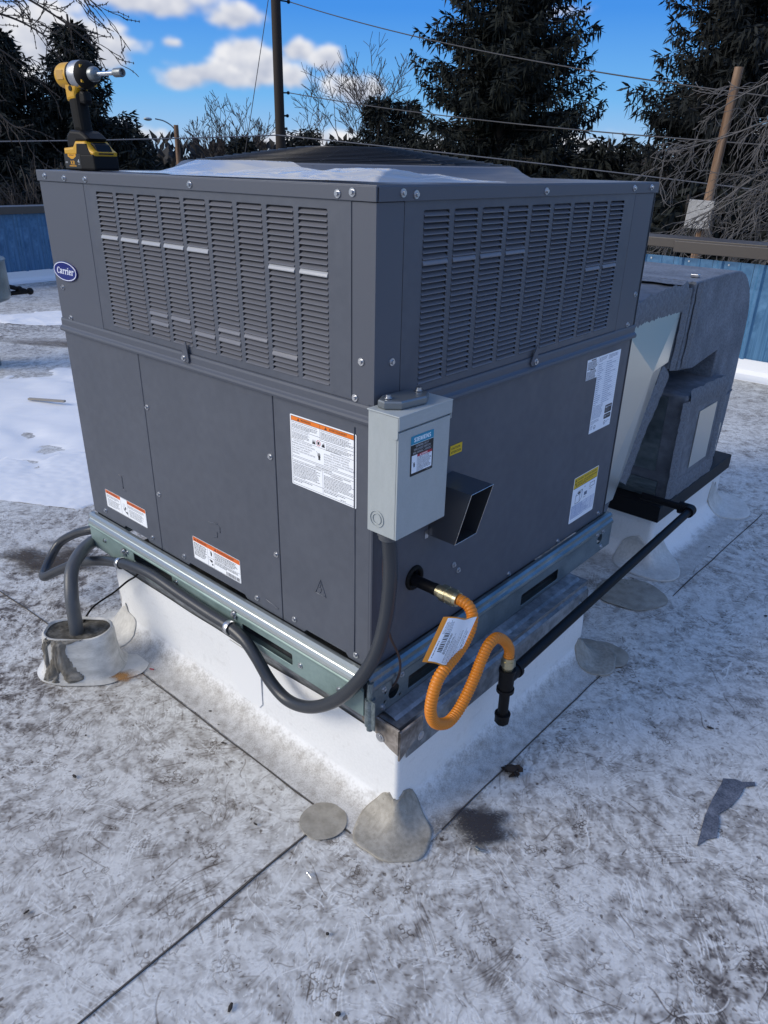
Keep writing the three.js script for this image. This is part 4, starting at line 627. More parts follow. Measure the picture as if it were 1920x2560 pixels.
{
  const g = thing('gas_pipe', 'black iron gas pipe running from a capped tee to the duct curb', 'gas pipe');
  const T0 = [.170, .300, -.319], E0 = [.130, .303, -1.626];
  part('long_pipe', rod(T0, E0, .0140, .0140, 18), M.blackIron, g);
  part('tee', merge([rod([.170, .262, -.319], [.170, .326, -.319], .0195, .0195, 18), rod([.170, .258, -.319], [.170, .268, -.319], .0225, .0225, 18), rod([.170, .318, -.319], [.170, .327, -.319], .0215, .0215, 18), rod([.170, .300, -.319], [.1685, .300, -.366], .0195, .0195, 18), rod([.1688, .300, -.358], [.1685, .300, -.368], .0225, .0225, 18)]), M.blackIron, g);
  part('drip_leg', merge([rod([.170, .170, -.319], [.170, .265, -.319], .0135, .0135, 18)]), M.blackIron, g);
  part('pipe_cap', merge([new THREE.CylinderGeometry(.0195, .0195, .022, 8).translate(.170, .172, -.319), cyl(.0205, .0205, .006, 18, .170, .184, -.319), new THREE.CylinderGeometry(.0195, .015, .006, 8).translate(.170, .158, -.319)]), M.blackIron, g);
  part('elbow', merge([new THREE.SphereGeometry(.0215, 16, 12).translate(...E0), rod(E0, [.131, .303, -1.595], .0215, .0215, 16), rod(E0, [.095, .303, -1.626], .0215, .0215, 16), rod([.088, .303, -1.626], [.098, .303, -1.626], .0245, .0245, 16)]), M.blackIron, g);
  part('short_pipe', rod([-.06, .303, -1.626], [.10, .303, -1.626], .014, .014, 16), M.blackIron, g);
}
// ---------------------------------------------------------------- insulated ducts behind the unit
{
  const dc = thing('duct_curb', 'white membrane curb with black metal rim under the insulated ducts', 'curb'), X0 = -.85, X1 = -.012, Z0 = -2.46, Z1 = -1.685;
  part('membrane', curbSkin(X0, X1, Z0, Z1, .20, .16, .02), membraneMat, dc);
  part('curb_core', box(X1 - X0 - .02, .19, Z1 - Z0 - .02, (X0 + X1) / 2, .098, (Z0 + Z1) / 2), std(.6, .6, .6), dc);
  const rim = new THREE.Shape(rect(X0 - .012, X1 + .014, -Z1 - .014, -Z0 + .02).map(([x, y]) => new THREE.Vector2(x, y)));
  part('black_rim', new THREE.ExtrudeGeometry(rim, { depth: .062, bevelEnabled: true, bevelThickness: .003, bevelSize: .003, bevelSegments: 1 }).rotateX(-Math.PI / 2).translate(0, .192, 0), M.blackEdge, dc);
  part('corner_patch', drapePatch(-.0, -1.67, (a) => .13 * (1 + .08 * Math.sin(3 * a) - .3 * Math.exp(-Math.pow((a - 3.93) / .45, 2))), [X0, X1, Z0, Z1], .004), M.patchPale, dc);
  part('corner_patch', drapePatch(.0, -2.46, (a) => .15 * (1 + .08 * Math.sin(3 * a)), [X0, X1, Z0, Z1], .004), M.patchPale, dc);
  const d = thing('return_duct', 'tall grey insulated duct elbow with a rounded back, joined to the unit', 'duct');
  const S = -.05, depth = .66, arc = Array.from({ length: 9 }, (_, i) => { const a = (90 - 90 * i / 8) * Math.PI / 180; return [-(-2.17 - .25 * Math.cos(a)), .845 + .245 * Math.sin(a)]; });
  const elbow = [[1.735, 1.09], [2.05, 1.092], ...arc, [2.425, .66], [2.415, .43], [2.385, .262], [2.115, .262], [2.115, .80], [1.86, .772], [1.70, .79]];
  const eg = new THREE.ExtrudeGeometry(new THREE.Shape(elbow.map(([x, y]) => new THREE.Vector2(x, y))), { depth, bevelEnabled: true, bevelThickness: .006, bevelSize: .006, bevelSegments: 2 }).rotateY(Math.PI / 2).translate(S - depth, 0, 0);
  { const p = eg.attributes.position, uv = eg.attributes.uv, n = eg.attributes.normal; for (let i = 0; i < p.count; i++) uv.setXY(i, Math.abs(n.getX(i)) > .5 ? p.getZ(i) * 1.7 : p.getX(i) * 1.7, Math.abs(n.getY(i)) > .7 ? p.getZ(i) * 1.7 : p.getY(i) * 1.7); }
  part('elbow_body', eg, M.felt, d);
  const band = (pts, r, mat, name, par = d, flat = 'x') => {   // sealant smeared flat over a joint
    const cu = curveOf(pts), n = 70, k = 8, pos = [], uv = [], idx = [], w = r * 2.6;
    for (let i = 0; i <= n; i++) { const p = cu.getPointAt(i / n), t = cu.getTangentAt(i / n), nor = flat === 'x' ? V(1, 0, 0) : V(0, 1, 0), sd = t.clone().cross(nor).normalize(); for (let j = 0; j <= k; j++) { const q = j / k * 2 - 1, ww = w * (1 + .30 * P3.noise(i * .13, Math.sign(q) * 5 + r * 50, pts[0][1] * 9) + .12 * P3.noise(i * .47, q * 2, 4)) * q, h = (1 - q * q) * .006 * (1 + .8 * P3.noise(i * .5, j * .6, 3)) - .001; pos.push(p.x + sd.x * ww + nor.x * h, p.y + sd.y * ww + nor.y * h, p.z + sd.z * ww + nor.z * h); uv.push(i * .12, q); if (i < n && j < k) { const o = i * (k + 1) + j; idx.push(o, o + k + 1, o + 1, o + 1, o + k + 1, o + k + 2); } } }
    const g = new THREE.BufferGeometry(); g.setAttribute('position', new THREE.Float32BufferAttribute(pos, 3)); g.setAttribute('uv', new THREE.Float32BufferAttribute(uv, 2)); g.setIndex(idx); g.computeVertexNormals(); const m = mat.clone(); m.side = THREE.DoubleSide; return part(name, g, m, par); };
  // folded transition between unit and elbow, with cross-broken sheet
  const tr = [[1.15, 1.055], [1.682, 1.082], [1.664, .80], [1.565, .808], [1.365, .45], [1.32, .34], [1.15, .34]];
  part('transition', new THREE.ExtrudeGeometry(new THREE.Shape(tr.map(([x, y]) => new THREE.Vector2(x, y))), { depth: .6, bevelEnabled: true, bevelThickness: .008, bevelSize: .008, bevelSegments: 2 }).rotateY(Math.PI / 2).translate(S - .62, 0, 0), M.sealant, d);
  const face = new THREE.BufferGeometry(), v = (z, y, o) => [S + .0085 + o, y, -z], c = v(1.40, .84, .026), L = [v(1.16, 1.02, .002), v(1.40, 1.03, .004), v(1.615, 1.03, .002), v(1.58, .84, .004), v(1.53, .83, .002), v(1.38, .55, .004), v(1.30, .40, .002), v(1.16, .40, .002), v(1.16, .84, .004)], fp = [], fu = []; L.forEach((a, i) => { const b = L[(i + 1) % L.length]; fp.push(...c, ...b, ...a); for (const q of [c, b, a]) fu.push(q[2] * 2, q[1] * 2); });
  face.setAttribute('position', new THREE.Float32BufferAttribute(fp, 3)); face.setAttribute('uv', new THREE.Float32BufferAttribute(fu, 2)); face.computeVertexNormals(); { const m = M.foil.clone(); m.side = THREE.DoubleSide; part('foil_face', face, m, d); }
  part('inner_sleeve', box(.54, .20, .08, S - .33, .935, -1.712), M.galv, d);
  band([[S + .012, 1.085, -1.655], [S + .014, .96, -1.652], [S + .012, .80, -1.635]], .011, M.sealant, 'sealant_bead'); band([[S + .01, 1.09, -1.772], [S + .012, .95, -1.765], [S + .01, .79, -1.752]], .011, M.sealant, 'sealant_bead'); band([[S + .006, .80, -1.60], [S + .008, .66, -1.49], [S + .006, .44, -1.37]], .018, M.sealant, 'sealant_bead');
  band([[S - .6, 1.096, -1.66], [S - .3, 1.097, -1.66], [S + .004, 1.096, -1.665]], .02, M.sealant, 'sealant_bead', d, 'y'); band([[S + .010, 1.03, -1.22], [S + .012, 1.045, -1.45], [S + .012, 1.055, -1.64]], .02, M.sealant, 'sealant_bead');
  part('clip', rbox(.03, .012, .02, S - .04, 1.104, -1.83, .003), M.zinc, d); part('side_plate', box(.004, .16, .19, S + .0085, .35, -2.27), M.foil, d); part('trim_seam', rod([S + .009, .57, -2.415], [S + .009, .50, -2.10], .004), M.sealant, d);
  const b = thing('supply_duct', 'lower boxy duct smeared with grey sealant, standing on the black rim', 'duct');
  part('duct_body', rbox(.6, .43, .44, S - .30 + .05, .47, -1.965, .012), M.sealant, b);
  part('foil_face', box(.003, .24, .19, S + .0525, .475, -2.00), M.foil, b); part('front_face', box(.44, .30, .003, S - .24, .52, -1.742), M.galv, b); part('front_flange', box(.48, .07, .006, S - .24, .295, -1.738), M.galv, b);
  const bz = S + .052; band([[bz, .665, -1.76], [bz, .66, -1.98], [bz, .65, -2.18]], .016, M.sealant, 'sealant_bead', b); band([[bz, .67, -1.752], [bz, .47, -1.752], [bz, .27, -1.76]], .018, M.sealant, 'sealant_bead', b); band([[bz, .30, -1.76], [bz, .29, -2.0], [bz, .29, -2.2]], .015, M.sealant, 'sealant_bead', b); band([[bz, .65, -2.17], [bz, .47, -2.175], [bz, .29, -2.18]], .014, M.sealant, 'sealant_bead', b);
}
// ---------------------------------------------------------------- cordless impact driver standing on the cabinet. Local +x = nose, y = up.
{
  const d = thing('impact_driver', 'yellow and black cordless impact driver standing on the cabinet corner', 'power tool', [-1.070, UH + .001, -.075]); d.rotation.y = .14; d.scale.setScalar(1.0);
  const prof = (pts, w, bev = .006) => new THREE.ExtrudeGeometry(new THREE.Shape(pts.map(([x, y]) => new THREE.Vector2(x, y))), { depth: w - 2 * bev, bevelEnabled: true, bevelThickness: bev, bevelSize: bev, bevelOffset: -bev, bevelSegments: 3 }).translate(0, 0, -w / 2 + bev);
  part('battery', prof([[-.058, 0], [.060, 0], [.062, .006], [.060, .040], [-.058, .040], [-.060, .006]], .076, .006), M.blackPlastic, d);
  part('battery_top', prof([[-.060, .034], [.061, .034], [.062, .043], [.048, .05], [.028, .068], [-.010, .068], [-.022, .055], [-.060, .052]], .074, .006), M.yellow, d);
  part('battery_vent', prof([[.060, .038], [.0635, .038], [.0505, .060], [.036, .0655], [.034, .060], [.046, .052]], .046, .002), M.blackPlastic, d);
  part('side_panel', prof([[-.008, .036], [.050, .036], [.034, .062], [-.002, .062]], .0765, .001), M.blackPlastic, d);
  part('foot', prof([[-.052, .049], [-.016, .052], [-.006, .066], [.030, .066], [.038, .074], [.020, .086], [.006, .092], [-.034, .094], [-.050, .082]], .062, .008), M.blackPlastic, d);
  const lab = new THREE.PlaneGeometry(.066, .034); const l1 = part('battery_label', lab, printMat(TXR), d); l1.position.set(-.026, .0215, .0384);
  part('handle', prof([[-.036, .086], [.006, .088], [.003, .12], [.001, .158], [.002, .178], [-.038, .182], [-.0415, .165], [-.039, .12]], .036, .013), M.rubber, d);
  for (let k = 0; k < 9; k++) part('grip_rib', rod([-.0425 + k * .0002, .1 + k * .0068, .006], [-.0425 + k * .0002, .1 + k * .0068, -.006], .0012), M.rubber, d).visible = true;
  part('handle_spine', prof([[-.0440, .10], [-.040, .10], [-.0415, .15], [-.0455, .15]], .008, .001), M.yellow, d);
  part('trigger_housing', prof([[-.042, .158], [-.006, .162], [-.004, .176], [.004, .186], [.030, .188], [.032, .205], [-.044, .205]], .040, .008), M.yellow, d);
  part('trigger', prof([[-.004, .152], [.018, .150], [.022, .160], [.020, .178], [.006, .184], [-.004, .176]], .024, .007), M.blackPlastic, d);
  part('direction_switch', cyl(.006, .006, .044, 14).rotateX(Math.PI / 2).translate(-.018, .186, 0), M.blackPlastic, d);
  const ax = (pts) => new THREE.LatheGeometry(pts.map(([r, x]) => new THREE.Vector2(r, x)), 40).rotateZ(-Math.PI / 2).translate(0, .2155, 0);
  part('motor_housing', ax([[0, -.072], [.018, -.071], [.0265, -.066], [.0290, -.058], [.0295, -.018], [.0285, -.014]]), M.yellow, d);
  part('housing_band', ax([[.0295, -.020], [.0308, -.019], [.0308, -.014], [.0295, -.013]]), M.blackPlastic, d);
  part('gear_case', ax([[.0292, -.013], [.0318, -.010], [.0320, .010], [.0300, .018], [.0285, .020]]), M.aluminium, d);
  part('nose_boot', ax([[.0305, .016], [.0318, .019], [.0310, .030], [.0250, .040], [.0180, .046], [.0150, .050], [0, .050]]), M.rubber, d);
  part('hex_collet', ax([[.0165, .046], [.0165, .060], [.0135, .064], [.0085, .066], [0, .066]]), M.hub, d);
  part('socket_shaft', new THREE.CylinderGeometry(.0055, .0055, .074, 6).rotateZ(-Math.PI / 2).translate(.100, .2155, 0), M.chrome, d);
  part('socket', ax([[0, .132], [.0085, .132], [.0098, .135], [.0100, .158], [.0088, .162], [.0062, .162], [.0055, .153], [0, .153]]), M.hub, d);
  for (const a of [.9, 2.2, 3.7]) part('light_dot', box(.003, .006, .008).translate(.036, .2155 + .0265 * Math.cos(a), .0265 * Math.sin(a)), M.yellow, d);
  part('rating_plate', box(.026, .020, .001, -.042, .2155, .0288), std(.5, .28, .06, .5), d);
  part('belt_hook', merge([rod([-.03, .205, -.021], [-.034, .19, -.026], .0018), rod([-.034, .19, -.026], [-.05, .187, -.022], .0018)]), M.zinc, d);
}
// ---------------------------------------------------------------- peeled plastic film lying on the cabinet top
function filmSheet(outline, hf, n = 90, m = 46) {          // outline(u) -> [xA, zA, xB, zB] strip edges, hf(x, z, u, v) height over the top
  const pos = [], idx = []; for (let i = 0; i <= n; i++) { const [xa, za, xb, zb] = outline(i / n); for (let j = 0; j <= m; j++) { const v = j / m, x = lerp(xa, xb, v), z = lerp(za, zb, v); pos.push(x, UH + hf(x, z, i / n, v), z); if (i < n && j < m) { const k = i * (m + 1) + j; idx.push(k, k + 1, k + m + 1, k + m + 1, k + 1, k + m + 2); } } }
  const g = new THREE.BufferGeometry(); g.setAttribute('position', new THREE.Float32BufferAttribute(pos, 3)); g.setIndex(idx); g.computeVertexNormals(); return g;
}
{
  const cx = -UW / 2, cz = -UD / 2 + .005, panH = (x, z) => { const r = Math.hypot(x - cx, z - cz), R0 = .432; return r > R0 + .09 ? 0 : r > R0 ? .03 * Math.pow(1 - (r - R0) / .09, 1.6) : .030 - (R0 - r) * .25; };
  const rd = (x, y, z) => 1 - 2.2 * Math.abs(P3.noise(x, y, z));
  solo('plastic_film', filmSheet((u) => { const x = lerp(-.96, -.06, u), e = Math.sin(Math.PI * clamp(u * .98 + .01)); return [x, -.03 - .012 * Math.sin(u * 9), x + .02 * e, -.04 - .15 * e]; }, (x, z, u, v) => Math.max(panH(x, z), 0) + .0025 + .003 * Math.abs(P3.noise(x * 4, 1, z * 30))), M.film, 'clear protective film clinging around the fan ring', 'plastic film');
  solo('plastic_film', filmSheet((u) => { const a = lerp(-.50, .0, Math.min(1, u * 1.35)), b = u > .62 ? (u - .62) / .38 : 0; const P = (s) => s < .62 ? [lerp(-.60, .002, s / .62), .004] : [.004, lerp(.004, -.40, (s - .62) / .38)]; const [px, pz] = P(u), k = .16 + .05 * Math.sin(u * 7), q = Math.sin(Math.PI * clamp(u * .94 + .03)); return [px - .006 + .003 * Math.sin(u * 31), pz - .002, px - k * q * (.35 + b * .55), pz - k * q * (1.1 - b * .9)]; },
    (x, z, u, v) => { const e = Math.sin(Math.PI * clamp(u * .96 + .02)), body = Math.sin(Math.PI * clamp(v * .88 + .05)), w = v + .12 * P3.noise(u * 5, 1, 2); return Math.max(panH(x, z), 0) * .75 + .002 + e * body * (.006 + .012 * Math.exp(-Math.pow((u - .58) / .15, 2)) + .006 * Math.exp(-Math.pow((u - .80) / .07, 2))) + e * .008 * sstep(0, .12, v) * (rd(u * 4.5, 3, w * 3.4) * .7 + rd(u * 9 + w * 3, 8, w * 7) * .4); }, 130, 50), M.film, 'crumpled sheet of pale plastic film bunched on the cabinet corner above the switch box', 'plastic film');
}
// ---------------------------------------------------------------- other fixtures and litter on the roof
{
  const v = thing('roof_vent', 'round galvanized vent can on a short stack near the dark parapet', 'vent', [-5.03, 0, -1.10]);
  part('can', new THREE.LatheGeometry([[0, .47], [.25, .475], [.29, .49], [.30, .52], [.30, .755], [.307, .765], [.30, .775], [.27, .78], [0, .80]].map(([r, y]) => new THREE.Vector2(r, y)), 40), M.galv, v); part('stack', cyl(.14, .14, .5, 24, 0, .25, 0), M.galv, v);
  const g = thing('roof_gas_line', 'black pipes with an elbow beside the vent can', 'pipe'); part('pipe', rod([-5.42, .43, -.70], [-5.058, .498, -1.581], .017, .017, 12), M.blackIron, g); part('pipe', rod([-5.068, .502, -1.555], [-5.16, .58, -1.34], .017, .017, 12), M.blackIron, g); part('elbow', merge([new THREE.SphereGeometry(.027, 12, 10).translate(-5.058, .498, -1.581), new THREE.SphereGeometry(.026, 12, 10).translate(-5.085, .515, -1.515)]), M.blackIron, g); part('support', rod([-5.42, 0, -.7], [-5.42, .43, -.7], .02), M.blackIron, g);
  solo('wood_strip', rbox(.27, .012, .022, 0, 0, 0, .002).rotateZ(.03).rotateY(.477).translate(-3.728, .036, -.985), std(.30, .27, .23, .85), 'weathered strip of wood lying on the snow', 'wood strip');
  // strip of grey tape residue, soot, orange stain
  const tape = poly([[.634, -.692], [.66, -.712], [.675, -.713], [.7, -.736], [.706, -.723], [.687, -.701], [.688, -.661], [.682, -.61], [.667, -.562], [.677, -.542], [.69, -.488], [.674, -.465], [.663, -.43], [.658, -.459], [.644, -.531], [.638, -.605], [.637, -.667]].map(([x, z]) => [x, -z]), [], .002, .0004);
  const tp = solo('tape_strip', tape.rotateX(-Math.PI / 2), new THREE.MeshStandardMaterial({ map: (() => { const t = speckle(256, [92, 96, 106], 40, 40, 57, 50); t.repeat.set(6, 6); return t; })(), roughness: .7 }), 'torn dark grey strip of old tape stuck to the roof', 'tape'); tp.position.set(0, .0045, 0);
  const blot = (name, x, z, rx, rz, turn, col, label, dens, seed) => {
    const n = latticeNoise(seed), N = 192, d = new Uint8Array(N * N * 4); for (let j = 0; j < N; j++) for (let i = 0; i < N; i++) { const a = i / N * 2 - 1, b = j / N * 2 - 1, q = 1 - Math.hypot(a, b) + (n(i / N * 7, j / N * 7, 64) - .5) * .55, gsp = n(i / N * 60, j / N * 60, 64) * .6 + n(i / N * 96, j / N * 96, 97) * .4, al = sstep(.12, .85, q) * dens * sstep(.25, .75, gsp + q * .35), k = (j * N + i) * 4; d[k] = d[k + 1] = d[k + 2] = 255 * clamp(al); d[k + 3] = 255; }
    const t = new THREE.DataTexture(d, N, N); t.magFilter = THREE.LinearFilter; t.needsUpdate = true;
    const m = solo(name, new THREE.PlaneGeometry(2 * rx, 2 * rz).rotateX(-Math.PI / 2).rotateY(turn), new THREE.MeshStandardMaterial({ color: new THREE.Color(...col), alphaMap: t, transparent: true, roughness: .85 }), label, 'stain'); m.position.set(x, .0085, z); m.castShadow = false; return m; };
  blot('soot_stain', .245, -.125, .15, .105, .95, [.022, .02, .024], 'black sooty stain on the roof beside the corner patch', .95, 71);
  blot('rust_stain', -.888, .148, .075, .040, .8, [.33, .16, .045], 'orange rusty stain at the edge of the pale round patch', .9, 73);
  blot('mud_stain', -1.75, -.05, .34, .17, .5, [.05, .038, .03], 'dark brown muddy stain beyond the looped conduit', .95, 75);
  blot('mud_stain', -1.62, -.52, .22, .12, .6, [.05, .038, .03], 'brown stain behind the riser conduit beside the unit', .85, 79);
  blot('mud_stain', .75, -2.35, .42, .16, .5, [.07, .05, .038], 'broad brown stain on the roof beside the duct curb', .8, 77);
  blot('mud_stain', -5.2, -1.95, 1.2, .2, .55, [.11, .085, .065], 'long brown water stain between the snow and the blue parapet', .75, 81);
  // countless crumbs and twigs
  const r = mulberry(404), cg = new THREE.IcosahedronGeometry(1, 0), N = 520, im = new THREE.InstancedMesh(cg, std(.035, .028, .022, .9), N), mm = new THREE.Matrix4(), q = new THREE.Quaternion(), e = new THREE.Euler();
  for (let i = 0; i < N; i++) { let x, z; do { x = -3.2 + r() * 4.8; z = -3 + r() * 4.2; } while (x > CX0 - .03 && x < CX1 + .03 && z > CZ0 - .03 && z < CZ1 + .03); const s = .0010 + Math.pow(r(), 6) * .0045; e.set(0, r() * 6.3, 0); q.setFromEuler(e); mm.compose(V(x, .004 + s * .3, z), q, V(s * (1 + r() * 2), s * .5, s)); im.setMatrixAt(i, mm); }
  im.name = 'crumb_litter'; im.castShadow = im.receiveShadow = true; im.userData = { kind: 'stuff', label: 'dark crumbs and bits of leaf scattered over the roof', category: 'litter' }; scene.add(im);
  const bits = [[.21, -.335, .022, 'clump of dead leaves against the skirt seam']]; for (const [x, z, s, lb] of bits) { const gs = []; for (let k = 0; k < 14; k++) gs.push(new THREE.CircleGeometry(.010 + r() * .008, 6).scale(1, .6, 1).rotateX(r() * 3).rotateY(r() * 6).translate((r() - .5) * s * 1.6, .006 + r() * .014, (r() - .5) * s * 1.6)); const m = std(.03, .02, .014, .9, { side: THREE.DoubleSide }); solo('dead_leaves', merge(gs), m, lb, 'leaves').position.set(x, .002, z); }
  solo('screw_tip', merge([cyl(.0042, .0042, .003, 8).rotateZ(1.5), rod([0, 0, 0], [.016, -.001, .004], .002, .0005, 6)]), M.chrome, 'loose metal screw lying near the dark seam', 'screw').position.set(.04, .008, .245);
  solo('bolt_bit', merge([rbox(.012, .007, .007, 0, 0, 0, .001), rod([.006, 0, 0], [.016, 0, -.006], .003)]), M.hub, 'small dark bolt lying in the sooty stain', 'bolt').position.set(.285, .010, -.066);
  solo('red_crayon', rod([0, 0, 0], [.012, 0, -.006], .0022), std(.35, .03, .05, .5), 'tiny red wire nut end beside the pale patch', 'wire scrap').position.set(-.862, .008, .078);
}

// ---------------------------------------------------------------- trees, poles and wires beyond the roof
const GY = -4.3;
function soup(tris) { const g = new THREE.BufferGeometry(); g.setAttribute('position', new THREE.Float32BufferAttribute(tris, 3)); g.setAttribute('uv', new THREE.Float32BufferAttribute(new Float32Array(tris.length / 3 * 2), 2)); g.computeVertexNormals(); return g; }
class Soup { constructor() { this.a = new Float32Array(1 << 16); this.n = 0; } put(x, y, z) { if (this.n + 3 > this.a.length) { const b = new Float32Array(this.a.length * 2); b.set(this.a); this.a = b; } this.a[this.n++] = x; this.a[this.n++] = y; this.a[this.n++] = z; } get done() { return this.a.slice(0, this.n); } }
function blade(out, p, d, len, w, r) {                     // one twig of needles: a slim folded rhomb
  const sx = r() - .5, sy = r() - .5, sz = r() - .5; let ux = d[1] * sz - d[2] * sy, uy = d[2] * sx - d[0] * sz, uz = d[0] * sy - d[1] * sx; const l = Math.hypot(ux, uy, uz) || 1; ux *= w / l; uy *= w / l; uz *= w / l;
  const ex = p[0] + d[0] * len, ey = p[1] + d[1] * len, ez = p[2] + d[2] * len, mx = p[0] + d[0] * len * .45, my = p[1] + d[1] * len * .45, mz = p[2] + d[2] * len * .45;
  out.put(p[0], p[1], p[2]); out.put(mx + ux, my + uy, mz + uz); out.put(ex, ey, ez); out.put(p[0], p[1], p[2]); out.put(ex, ey, ez); out.put(mx - ux, my - uy, mz - uz);
}
const needle = (a) => std(.009 * a, .013 * a, .010 * a, .9, { side: THREE.DoubleSide });
const NEEDLES = [needle(1), needle(.8), std(.013, .016, .015, .9, { side: THREE.DoubleSide })];
function spruce(name, label, x, z, H, R, seed, o = {}) {
  const { mat = NEEDLES[0], step = .30, per = 8, size = 1, droop = .25, lift = .35, skirt = .06, pow = .85, gap = 0, group } = o, r = mulberry(seed), t = thing(name, label, 'tree', [x, GY, z], group), out = new Soup(), limbs = [];
  part('trunk', new THREE.CylinderGeometry(.03, H * .018 + .05, H, 8).translate(0, H / 2, 0), M.bark, t);
  for (let y = H * skirt; y < H - .15; y += step * (.8 + r() * .4)) {
    const f = 1 - y / H, n = Math.max(4, Math.round(per * (.6 + f * .5)));
    for (let k = 0; k < n; k++) {
      const a = r() * 6.283, L = (R * Math.pow(f, pow) * (.62 + r() * .5) + .12) * (1 - gap * Math.max(0, P3.noise(y * .9, a * 1.2, seed))), dx = Math.cos(a), dz = Math.sin(a), m = Math.max(4, Math.round(L / (.085 * size)));
      let py = y; const pts = [];
      for (let i = 0; i <= m; i++) { const s = i / m; py = y - droop * L * s * (1 - s * .55) + lift * L * Math.pow(s, 3) * .55; pts.push([dx * L * s, py, dz * L * s]); }
      for (let i = 1; i <= m; i++) {
        const s = i / m, p = pts[i], w = (.016 + r() * .014) * size, len = (.15 + r() * .2) * size * (1.25 - s * .4), side = .10 + .16 * (1 - s);
        for (const q of [-1, 1]) { const b = a + q * (.55 + r() * .8), c = Math.cos(b), sn = Math.sin(b), v = -.05 - r() * .5 + lift * .5 * s, l = Math.hypot(1, v), D = [c / l, v / l, sn / l]; blade(out, p, D, len * (1 + .8 * (1 - s)), w, r);
          const o2 = side * (.5 + r()) * size, p2 = [p[0] + D[0] * o2, p[1] + D[1] * o2, p[2] + D[2] * o2]; blade(out, p2, [c * .5 + (r() - .5) * .9, -.5 + (r() - .5) * .7, sn * .5 + (r() - .5) * .9], len, w * 1.2, r); if (r() < .5) blade(out, p2, [(r() - .5) * .4, -.95, (r() - .5) * .4], len * 1.1, w, r); }
        blade(out, p, [(r() - .5) * .5, -.9, (r() - .5) * .5], len * .95, w, r);
        blade(out, p, [dx * .7 + (r() - .5) * .6, .15 + r() * .4, dz * .7 + (r() - .5) * .6], len * .8, w, r);
        if (i === m) for (let q = 0; q < 3; q++) blade(out, p, [dx * .85 + (r() - .5) * .3, .25 + r() * .3, dz * .85 + (r() - .5) * .3], len * .9, w, r);
      }
      if (L > 1) limbs.push(rod([0, y, 0], pts[Math.round(m * .75)], .014 + L * .006, .008, 4));
    }
  }
  if (limbs.length) part('branches', merge(limbs), M.bark, t);
  part('crown', soup(out.done), mat, t); return t;
}
function stick(out, a, b, ra, rb) {                        // three-sided tapered twig
  const d = b.clone().sub(a).normalize(), s = (Math.abs(d.y) < .9 ? V(0, 1, 0) : V(1, 0, 0)).cross(d).normalize(), u = d.clone().cross(s), P = [], Q = [];
  for (let k = 0; k < 3; k++) { const c = Math.cos(k * 2.094), n = Math.sin(k * 2.094); P.push(a.clone().addScaledVector(s, c * ra).addScaledVector(u, n * ra)); Q.push(b.clone().addScaledVector(s, c * rb).addScaledVector(u, n * rb)); }
  for (let k = 0; k < 3; k++) { const m = (k + 1) % 3; for (const p of [P[k], P[m], Q[m], P[k], Q[m], Q[k]]) out.put(p.x, p.y, p.z); }
}
function twigTree(name, label, x, y, z, o) {               // leafless tree: tapered limbs that fork down to twigs
  const { H = 7, seed = 1, mat = M.bark, stems = 1, spread = .5, depth = 5, rad = .09, min = .008, bend = .42, up = .16, first = .3, kids = [2, 3], ratio = .72, lean = [0, 0], group, cat = 'tree', dense = .75 } = o, r = mulberry(seed), t = thing(name, label, cat, [x, y, z], group), tr = [], br = new Soup();
  const grow = (p, d, len, rd, lv) => {
    let q = p.clone(), dir = d.clone(); const n = lv > 3 ? 2 : 4, top = lv === 0;
    for (let i = 0; i < n; i++) {
      dir.add(V((r() - .5) * bend, (r() - .5) * bend * .6 + up * .12, (r() - .5) * bend)).normalize(); const e = q.clone().addScaledVector(dir, len / n), ra = rd * (1 - i / n * .4), rb = rd * (1 - (i + 1) / n * .4);
      if (top) tr.push(rod(q.toArray(), e.toArray(), Math.max(min, ra), Math.max(min, rb), 6)); else stick(br, q, e, Math.max(min, ra), Math.max(min, rb));
      if (lv < depth && (lv > 0 || i > n * first)) if (r() < dense) { const c = dir.clone().add(V(r() - .5, (r() - .4) * .6, r() - .5).normalize().multiplyScalar(spread * (1 + r() * .6))).normalize(); grow(e, c, len * ratio * (.55 + r() * .5), rb * .62, lv + 1); }
      q = e;
    }
    if (lv < depth) { const m = kids[0] + Math.floor(r() * (kids[1] - kids[0] + 1)); for (let k = 0; k < m; k++) { const c = dir.clone().add(V(r() - .5, (r() - .3) * .5, r() - .5).normalize().multiplyScalar(spread)).normalize(); grow(q, c, len * ratio * (.7 + r() * .4), rd * .55, lv + 1); } }
  };
  for (let k = 0; k < stems; k++) { const a = r() * 6.28, s = stems > 1 ? .18 + r() * .35 : 0; grow(V(Math.cos(a) * s * .3, 0, Math.sin(a) * s * .3), V(Math.cos(a) * s + lean[0], 1, Math.sin(a) * s + lean[1]).normalize(), H * .36 * (.8 + r() * .4), rad, 0); }
  part('trunk', merge(tr), mat, t); part('branches', soup(br.done), mat, t); return t;
}
const twigs = { dark: std(.045, .036, .03, .9), mid: std(.075, .06, .05, .9), pale: std(.125, .118, .115, .85) };

